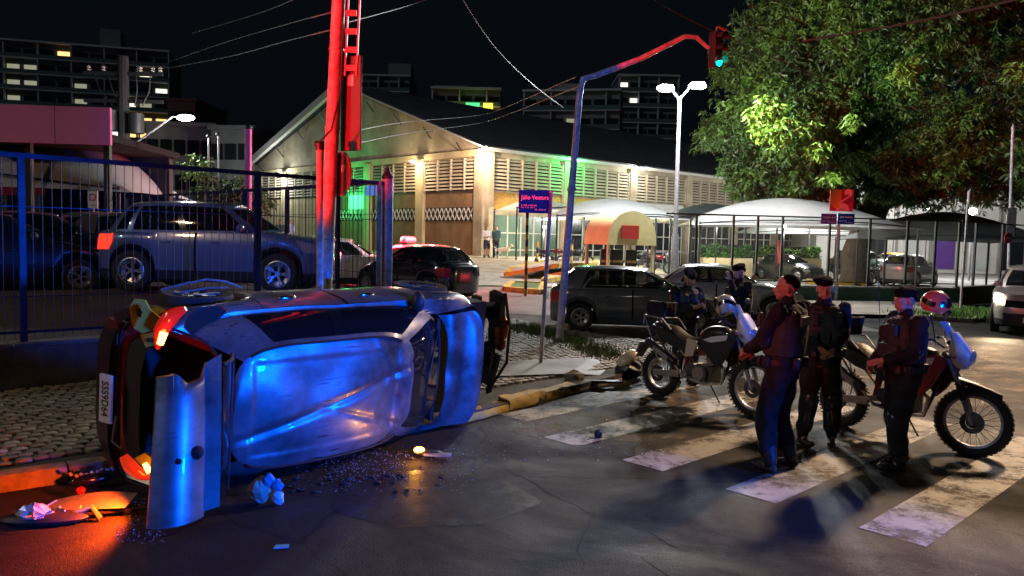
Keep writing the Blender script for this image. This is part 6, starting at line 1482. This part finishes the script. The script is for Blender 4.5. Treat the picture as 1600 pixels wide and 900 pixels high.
# ================================================================== MOTORCYCLES
def moto(label,loc,heading,steer=0,white=True,leanang=0,group=None,rack=True):
    t=thing('motorcycle',label,'motorcycle',loc,heading,group); t.rotation_euler=(R(leanang),0,heading)
    WBf,WBr=.74,-.70; Rf,Rr=.345,.315
    def wheel(c,Rw,tw,par,hubr,name='wheel'):
        r_=Rw; prof=[]
        for k in range(13):
            a=2*PI*k/12; prof.append((r_-tw*.55+tw*.55*math.cos(a)*1.0,tw*.5*math.sin(a)))
        ty=MB().lathe(prof[:-1],'y',(0,0,0),40,True)
        for k in range(44):
            a=2*PI*k/44
            for y in (-.022,.022): 
                p=Vector(((r_+.002)*math.cos(a+(y>0)*.07),y,(r_+.002)*math.sin(a+(y>0)*.07))); ty.box(tuple(p),(.012,.026,.02),(0,-a,0))
        w=ty.build(name,M['rubber'],par,40); w.location=c
        MB().lathe([(r_-tw*1.25,-.022),(r_-tw*.95,-.026),(r_-tw*.95,.026),(r_-tw*1.25,.022)],'y',(0,0,0),40,True).build('rim',M['galv'],w,40)
        sp_=MB()
        for k in range(32):
            a=2*PI*k/32; b=a+(.35 if k%2 else -.35); s_=-1 if k%4<2 else 1
            sp_.cyl((hubr*math.cos(b),s_*.03,hubr*math.sin(b)),((r_-tw*1.2)*math.cos(a),0,(r_-tw*1.2)*math.sin(a)),.0022,.0022,4)
        sp_.build('spokes',M['galv'],w,0); MB().lathe([(0,-.06),(.022,-.06),(.022,-.04),(hubr,-.035),(hubr,.035),(.022,.04),(.022,.06),(0,.06)],'y',(0,0,0),18).build('hub',M['darkrim'],w)
        MB().lathe([(.06,-.070),(.110,-.070),(.110,-.074),(.06,-.074)],'y',(0,0,0),28,True).build('brake_disc',M['darkrim'],w)
        return w
    wheel((WBr,0,Rr),Rr,.10,t,.055)
    st=link('steering',None,t,(.42,0,.98)); 
    # steering assembly built in frame coordinates then offset
    st.rotation_euler=(0,0,R(steer)); O=Vector((.42,0,.98))
    def S_(mb): mb.xf(lambda p:p-O); return mb
    wf=wheel((0,0,0),Rf,.085,t,.06); wf.parent=st; wf.location=Vector((WBf,0,Rf))-O
    for s_ in (-1,1):
        S_(MB().cyl((WBf-.0,s_*.085,Rf-.02),(.60,s_*.085,.70),.026,.024).cyl((.60,s_*.085,.70),(.44,s_*.085,1.02),.020)).build('fork_leg',M['galv'],st)
        S_(MB().cyl((.655,s_*.085,.56),(.60,s_*.085,.70),.032)).build('fork_boot',M['rubber'],st)
    S_(MB().box((.60,0,.70),(.07,.22,.03),(0,R(27),0)).box((.46,0,.98),(.07,.22,.03),(0,R(27),0))).build('fork_clamp',M['dark_metal'],st,0)
    # high front mudguard (beak)
    S_(MB().grid(lambda u,v:(.42+.55*u,(v-.5)*(.20-.10*abs(u-.35)-.07*u),.800-.06*u-.09*u*u-.05*(2*v-1)**2),lin(0,1,12),lin(0,1,6)).grid(lambda u,v:(.42+.55*u,(v-.5)*(.20-.10*abs(u-.35)-.07*u),.792-.06*u-.09*u*u-.05*(2*v-1)**2),lin(0,1,12),lin(0,1,6))).build('mudguard',M['bikeblack'],st,60)
    # headlight fairing and screen
    fm=M['bikewhite'] if white else M['bikeblack']
    S_(MB().loft([((.60,0,.86),.05,.05),((.60,0,.92),.10,.11),((.585,0,1.02),.115,.14),((.55,0,1.13),.07,.13),((.51,0,1.22),.03,.10)],16,2.6)).build('fairing',fm,st)
    S_(MB().ell((.69,0,.99),(.03,.10,.07))).build('headlight',M['lens'],st)
    S_(MB().grid(lambda u,v:(.60-.16*u-.06*(2*v-1)**2,(v-.5)*(.26-.06*u),1.08+.24*u),lin(0,1,6),lin(0,1,8))).build('windscreen',mat('pale_blue_screen',(.35,.42,.48),.1,alpha=.8),st,60,False)
    S_(MB().tube([(.30,-.40,1.13),(.36,-.28,1.14),(.44,-.1,1.06),(.44,.1,1.06),(.36,.28,1.14),(.30,.40,1.13)],.012,8)).build('handlebar',M['dark_metal'],st)
    for s_ in (-1,1):
        S_(MB().cap((.31,s_*.30,1.135),(.29,s_*.41,1.13),.018,.018)).build('grip',M['rubber'],st)
        S_(MB().cap((.40,s_*.30,1.12),(.42,s_*.40,1.10),.006,.006)).build('lever',M['galv'],st)
        S_(MB().tube([(.38,s_*.26,1.14),(.36,s_*.30,1.28),(.35,s_*.34,1.33)],.006,6).ell((.35,s_*.38,1.36),(.015,.06,.04))).build('mirror',M['bikeblack'],st)
        S_(MB().ell((.56,s_*.20,.98),(.03,.035,.02)).cyl((.54,s_*.1,.98),(.56,s_*.19,.98),.007)).build('indicator',M['coral'],st)
    S_(MB().box((.50,0,1.10),(.06,.14,.09),(0,R(-40),0))).build('instrument',M['black_plastic'],st)
    # frame, engine
    fr=MB(); fr.tube([(.45,0,.95),(.30,0,.86),(-.05,0,.80),(-.30,0,.72),(-.75,0,.84)],.02,8).tube([(.45,0,.92),(.36,0,.55),(.28,0,.34),(-.12,0,.30),(-.30,0,.55),(-.28,0,.72)],.02,8)
    for s_ in (-1,1): fr.tube([(-.12,s_*.10,.74),(-.45,s_*.13,.80),(-.85,s_*.11,.90)],.014,7).tube([(-.30,s_*.12,.45),(-.50,s_*.14,.62),(-.72,s_*.12,.84)],.012,7)
    fr.build('frame',M['dark_metal'],t)
    en=MB(); en.box((.02,0,.42),(.34,.20,.20)).cyl((.02,-.14,.42),(.02,.14,.42),.12,.12,18).cyl((-.12,-.13,.46),(-.12,.13,.46),.08,.08,16); en.build('engine_case',M['engine'],t,40)
    fn_=MB()
    for k in range(7): fn_.box((.11+.012*k,0,.53+.030*k),(.20,.20-.006*k,.014),(0,R(-16),0))
    fn_.build('cylinder_fins',M['alu'],t,0); MB().box((.12,0,.63),(.12,.12,.26),(0,R(-16),0)).build('cylinder',M['engine'],t,bevel=.01)
    MB().lathe([(0,-.155),(.085,-.155),(.095,-.145),(.095,-.13)],'y',(.02,0,.42),20).build('clutch_cover',M['alu'],t)
    MB().tube([(.20,-.06,.62),(.36,-.08,.52),(.34,-.10,.34),(.10,-.15,.30),(-.20,-.17,.36),(-.36,-.17,.50)],.02,10).build('exhaust_pipe',M['alu'],t)
    MB().cap((-.34,-.19,.52),(-.78,-.19,.72),.045,.055,14).build('silencer',M['dark_metal'],t); MB().bar((-.40,-.245,.55),(-.66,-.245,.67),.012,.06).build('heat_shield',M['galv'],t,bevel=.004)
    sw=MB()
    for s_ in (-1,1): sw.bar((-.14,s_*.10,.42),(WBr-.02,s_*.09,Rr),.03,.055)
    sw.build('swingarm',M['galv'],t,0); MB().bar((-.72,-.13,.33),(-.30,-.13,.36),.02,.08).build('chain_guard',M['alu'],t,bevel=.008)
    MB().tube([(-.22,0,.75),(-.30,0,.42)],.03,10).lathe([(.05,-.0),(.05,.01)],'z',(-.24,0,.6),10).build('shock',M['bikered'],t)
    MB().bar((-.68,.13,.66),(-.70,.12,.32),.01,.012).build('chain',M['dark_metal'],t,0)
    # tank, seat, panels
    tk=MB(); tk.loft([((.14,0,.84),.21,.09),((.15,0,.90),.24,.12),((.17,0,.96),.21,.115),((.20,0,1.01),.15,.085),((.21,0,1.035),.07,.045)],18,2.3); remesh(tk,'fuel_tank',.014,M['bikeblack'] if not white else M['bikeblack'],t,2)
    for s_ in (-1,1):
        MB().plate([(.56,.90),(.50,.98),(.20,.93),(.02,.84),(.10,.70),(.30,.52),(.40,.62)],s_*.135,s_*.165).build('tank_shroud',M['bikered'] if not white else M['bikeblack'],t,bevel=.01)
        MB().plate([(.44,.95),(.20,.90),(.08,.85),(.20,.83),(.42,.88)],s_*.168,s_*.174).build('shroud_stripe',M['bikewhite'],t)
        MB().plate([(-.02,.82),(-.10,.62),(-.22,.60),(-.20,.84)],s_*.12,s_*.14).build('side_panel',M['cream_helmet'] if white else M['bikeblack'],t,bevel=.006)
        MB().plate([(-.22,.80),(-.80,.96),(-.88,.90),(-.50,.72),(-.24,.66)],s_*.10,s_*.125).build('tail_panel',M['bikeblack'],t,bevel=.008)
        MB().cyl((-.10,s_*.14,.36),(-.10,s_*.26,.36),.014,.014,8).build('foot_peg',M['galv'],t)
    sl_=MB(); sl_.grid(lambda u,v:(.08-.90*u,(v-.5)*(.20+.06*math.sin(PI*min(1,u*1.3))),.935-.10*math.sin(PI*min(1,u*1.6))*(u<.63)+.055*u-.05*(2*v-1)**2),lin(0,1,18),lin(0,1,8)).grid(lambda u,v:(.08-.90*u,(v-.5)*(.19+.06*math.sin(PI*min(1,u*1.3))),.86-.10*math.sin(PI*min(1,u*1.6))*(u<.63)+.055*u),lin(0,1,18),lin(0,1,8)); sl_.build('seat',M['seat'],t,60,False)
    MB().grid(lambda u,v:(-.70-.42*u,(v-.5)*.15,.86-.10*u-.28*u*u-.02*(2*v-1)**2),lin(0,1,8),lin(0,1,4)).build('rear_mudguard',M['bikeblack'],t,60,False)
    MB().ell((-.90,0,.90),(.03,.06,.03)).build('taillight',M['red_lens'],t)
    pl=MB().box((-1.06,0,.62),(.01,.19,.16),(0,R(20),0)).build('number_plate',M['plate'],t)
    if rack:
        rk=MB()
        for s_ in (-1,1): rk.tube([(-.45,s_*.15,.92),(-.60,s_*.17,1.05),(-.92,s_*.15,1.07),(-.96,s_*.12,.95)],.010,7).tube([(-.92,s_*.15,1.05),(-.80,s_*.14,.80),(-.66,s_*.13,.50)],.009,7)
        for x in (-.62,-.76,-.90): rk.cyl((x,-.16,1.06),(x,.16,1.06),.008,.008,6)
        rk.build('luggage_rack',M['galv'],t)
        bg=MB().box((-.76,0,1.16),(.30,.28,.20)); remesh(bg,'rear_bag',.018,M['uniform'],t,4,.02,7)
    MB().tube([(-.05,.13,.34),(.02,.34,.02)],.010,7).build('side_stand',M['dark_metal'],t)
    MB().tube([(-.4,.15,1.0),(-.5,.16,1.75)],.004,5).build('whip_antenna',M['wire'],t)
    return t
def helmet(label,loc,rz,m1,m2,tilt=0):
    t=thing('helmet',label,'helmet',loc,rz); t.rotation_euler=(0,R(tilt),rz)
    h=MB().ell((0,0,.0),(.145,.125,.135),24,16); h.v=[(x,y,max(z,-.10)) for x,y,z in h.v]; h.build('shell',m1,t)
    MB().ell((.085,0,-.06),(.10,.09,.055)).build('chin_bar',m2,t)
    MB().grid(lambda u,v:((.150)*math.cos((u-.5)*2.4)*math.cos(v*.75-.15),(.130)*math.sin((u-.5)*2.4)*math.cos(v*.75-.15),.14*math.sin(v*.75-.15)),lin(0,1,14),lin(0,1,7)).build('visor',M['black_gloss'],t,60,False)
    MB().grid(lambda u,v:((.147)*math.cos(1.9+u*2.4),(.127)*math.sin(1.9+u*2.4)*1.0,-.03+.05*v+.02*math.sin(u*5)),lin(0,1,14),[0,1]).build('stripe',m2,t,60,False)
    for s_ in (-1,1): MB().lathe([(0,s_*.128),(.03,s_*.130),(.034,s_*.120)],'y',(.01,0,.0),14).build('visor_pivot',m2,t)
    return t
b1r=at(1040,621,0); b1f=at(1158,648,0); mid=(b1r+b1f)/2; hdg=math.atan2(b1f.y-b1r.y,b1f.x-b1r.x)
moto('black trail police motorcycle with cream side panel on the left, seen three quarter',(mid.x,mid.y,0),hdg,steer=6,white=True,leanang=-3)
b2r=at(1312,664,0); b2f=at(1508,715,0); mid=(b2r+b2f)/2; hdg2=math.atan2(b2f.y-b2r.y,b2f.x-b2r.x)
moto('black trail police motorcycle with dark red shroud, behind the profile officer at right',(mid.x-.0,mid.y+.02,0),hdg2,steer=22,white=False,leanang=-3)
# fairing of bike 2 is white too
for o in list(bpy.data.objects):
    if o.name.startswith('fairing'): o.data.materials.clear(); o.data.materials.append(M['bikewhite'])
def bpt(b_mid,hd,x,y,z): c,s_=math.cos(hd),math.sin(hd); return (b_mid.x+x*c-y*s_,b_mid.y+x*s_+y*c,z)
m1=(b1r+b1f)/2; helmet('cream and black open visor helmet hung on the handlebar of the left motorcycle',bpt(m1,hdg,.30,.0,1.30),hdg+R(150),M['cream_helmet'],M['black_gloss'],20)
m2=(b2r+b2f)/2; hh=atd(1462,474,m2.y-.25); helmet('coral and black helmet behind the profile officer on the right motorcycle',(hh.x,hh.y,hh.z),hdg2+R(60),M['coral'],M['black_gloss'],15)
# small far motorcycles
def small_moto(label,x,y,z,rz,col):
    t=thing('motorcycle',label,'motorcycle',(x,y,z),rz)
    for xx in (-.62,.62): MB().lathe([(.30,-.035),(.30,.035),(.23,.03),(.23,-.03)],'y',(xx,0,.30),20,True).build('wheel',M['rubber'],t); MB().lathe([(0,-.02),(.05,-.02),(.05,.02),(0,.02)],'y',(xx,0,.30),10).build('hub',M['alu'],t)
    MB().cyl((.62,0,.3),(.40,0,.98),.03).bar((.38,-.3,1.02),(.38,.3,1.02),.03,.03).build('fork',M['galv'],t,0); MB().box((.0,0,.42),(.34,.22,.26)).build('engine',M['engine'],t,bevel=.04)
    MB().ell((.15,0,.78),(.25,.13,.13)).build('fuel_tank',col,t); MB().ell((-.32,0,.78),(.36,.13,.07)).build('seat',M['seat'],t); MB().bar((-.62,0,.3),(.1,0,.4),.06,.06).bar((-.75,0,.78),(-.2,0,.62),.1,.14).build('tail',M['bikeblack'],t,0); MB().ell((.5,0,.90),(.07,.08,.09)).build('headlight',M['lens'],t)
for px,Y,rz,c_,lb in ((866,36,0,'bikered','parked motorcycle under the pale awning, leftmost of the row'),(899,36,10,'bikeblack','parked motorcycle beside the short striped post'),(1000,37,15,'bikeblack','parked motorcycle right of the yellow booth'),(1026,37,5,'bikered','parked motorcycle near the grey lamp post'),(1345,41,-50,'silver','silver motorcycle parked at the mango trunk'),(1362,42,-40,'bikeblack','black motorcycle beside the silver one at the mango trunk'),(1376,40.5,-55,'bikeblack','black motorcycle closest to the white compact suv')):
    q=atd(px,400,Y); small_moto(lb,q.x,Y,gz(q.x,Y),R(rz),M[c_])

bpy.data.scenes.remove(TS)
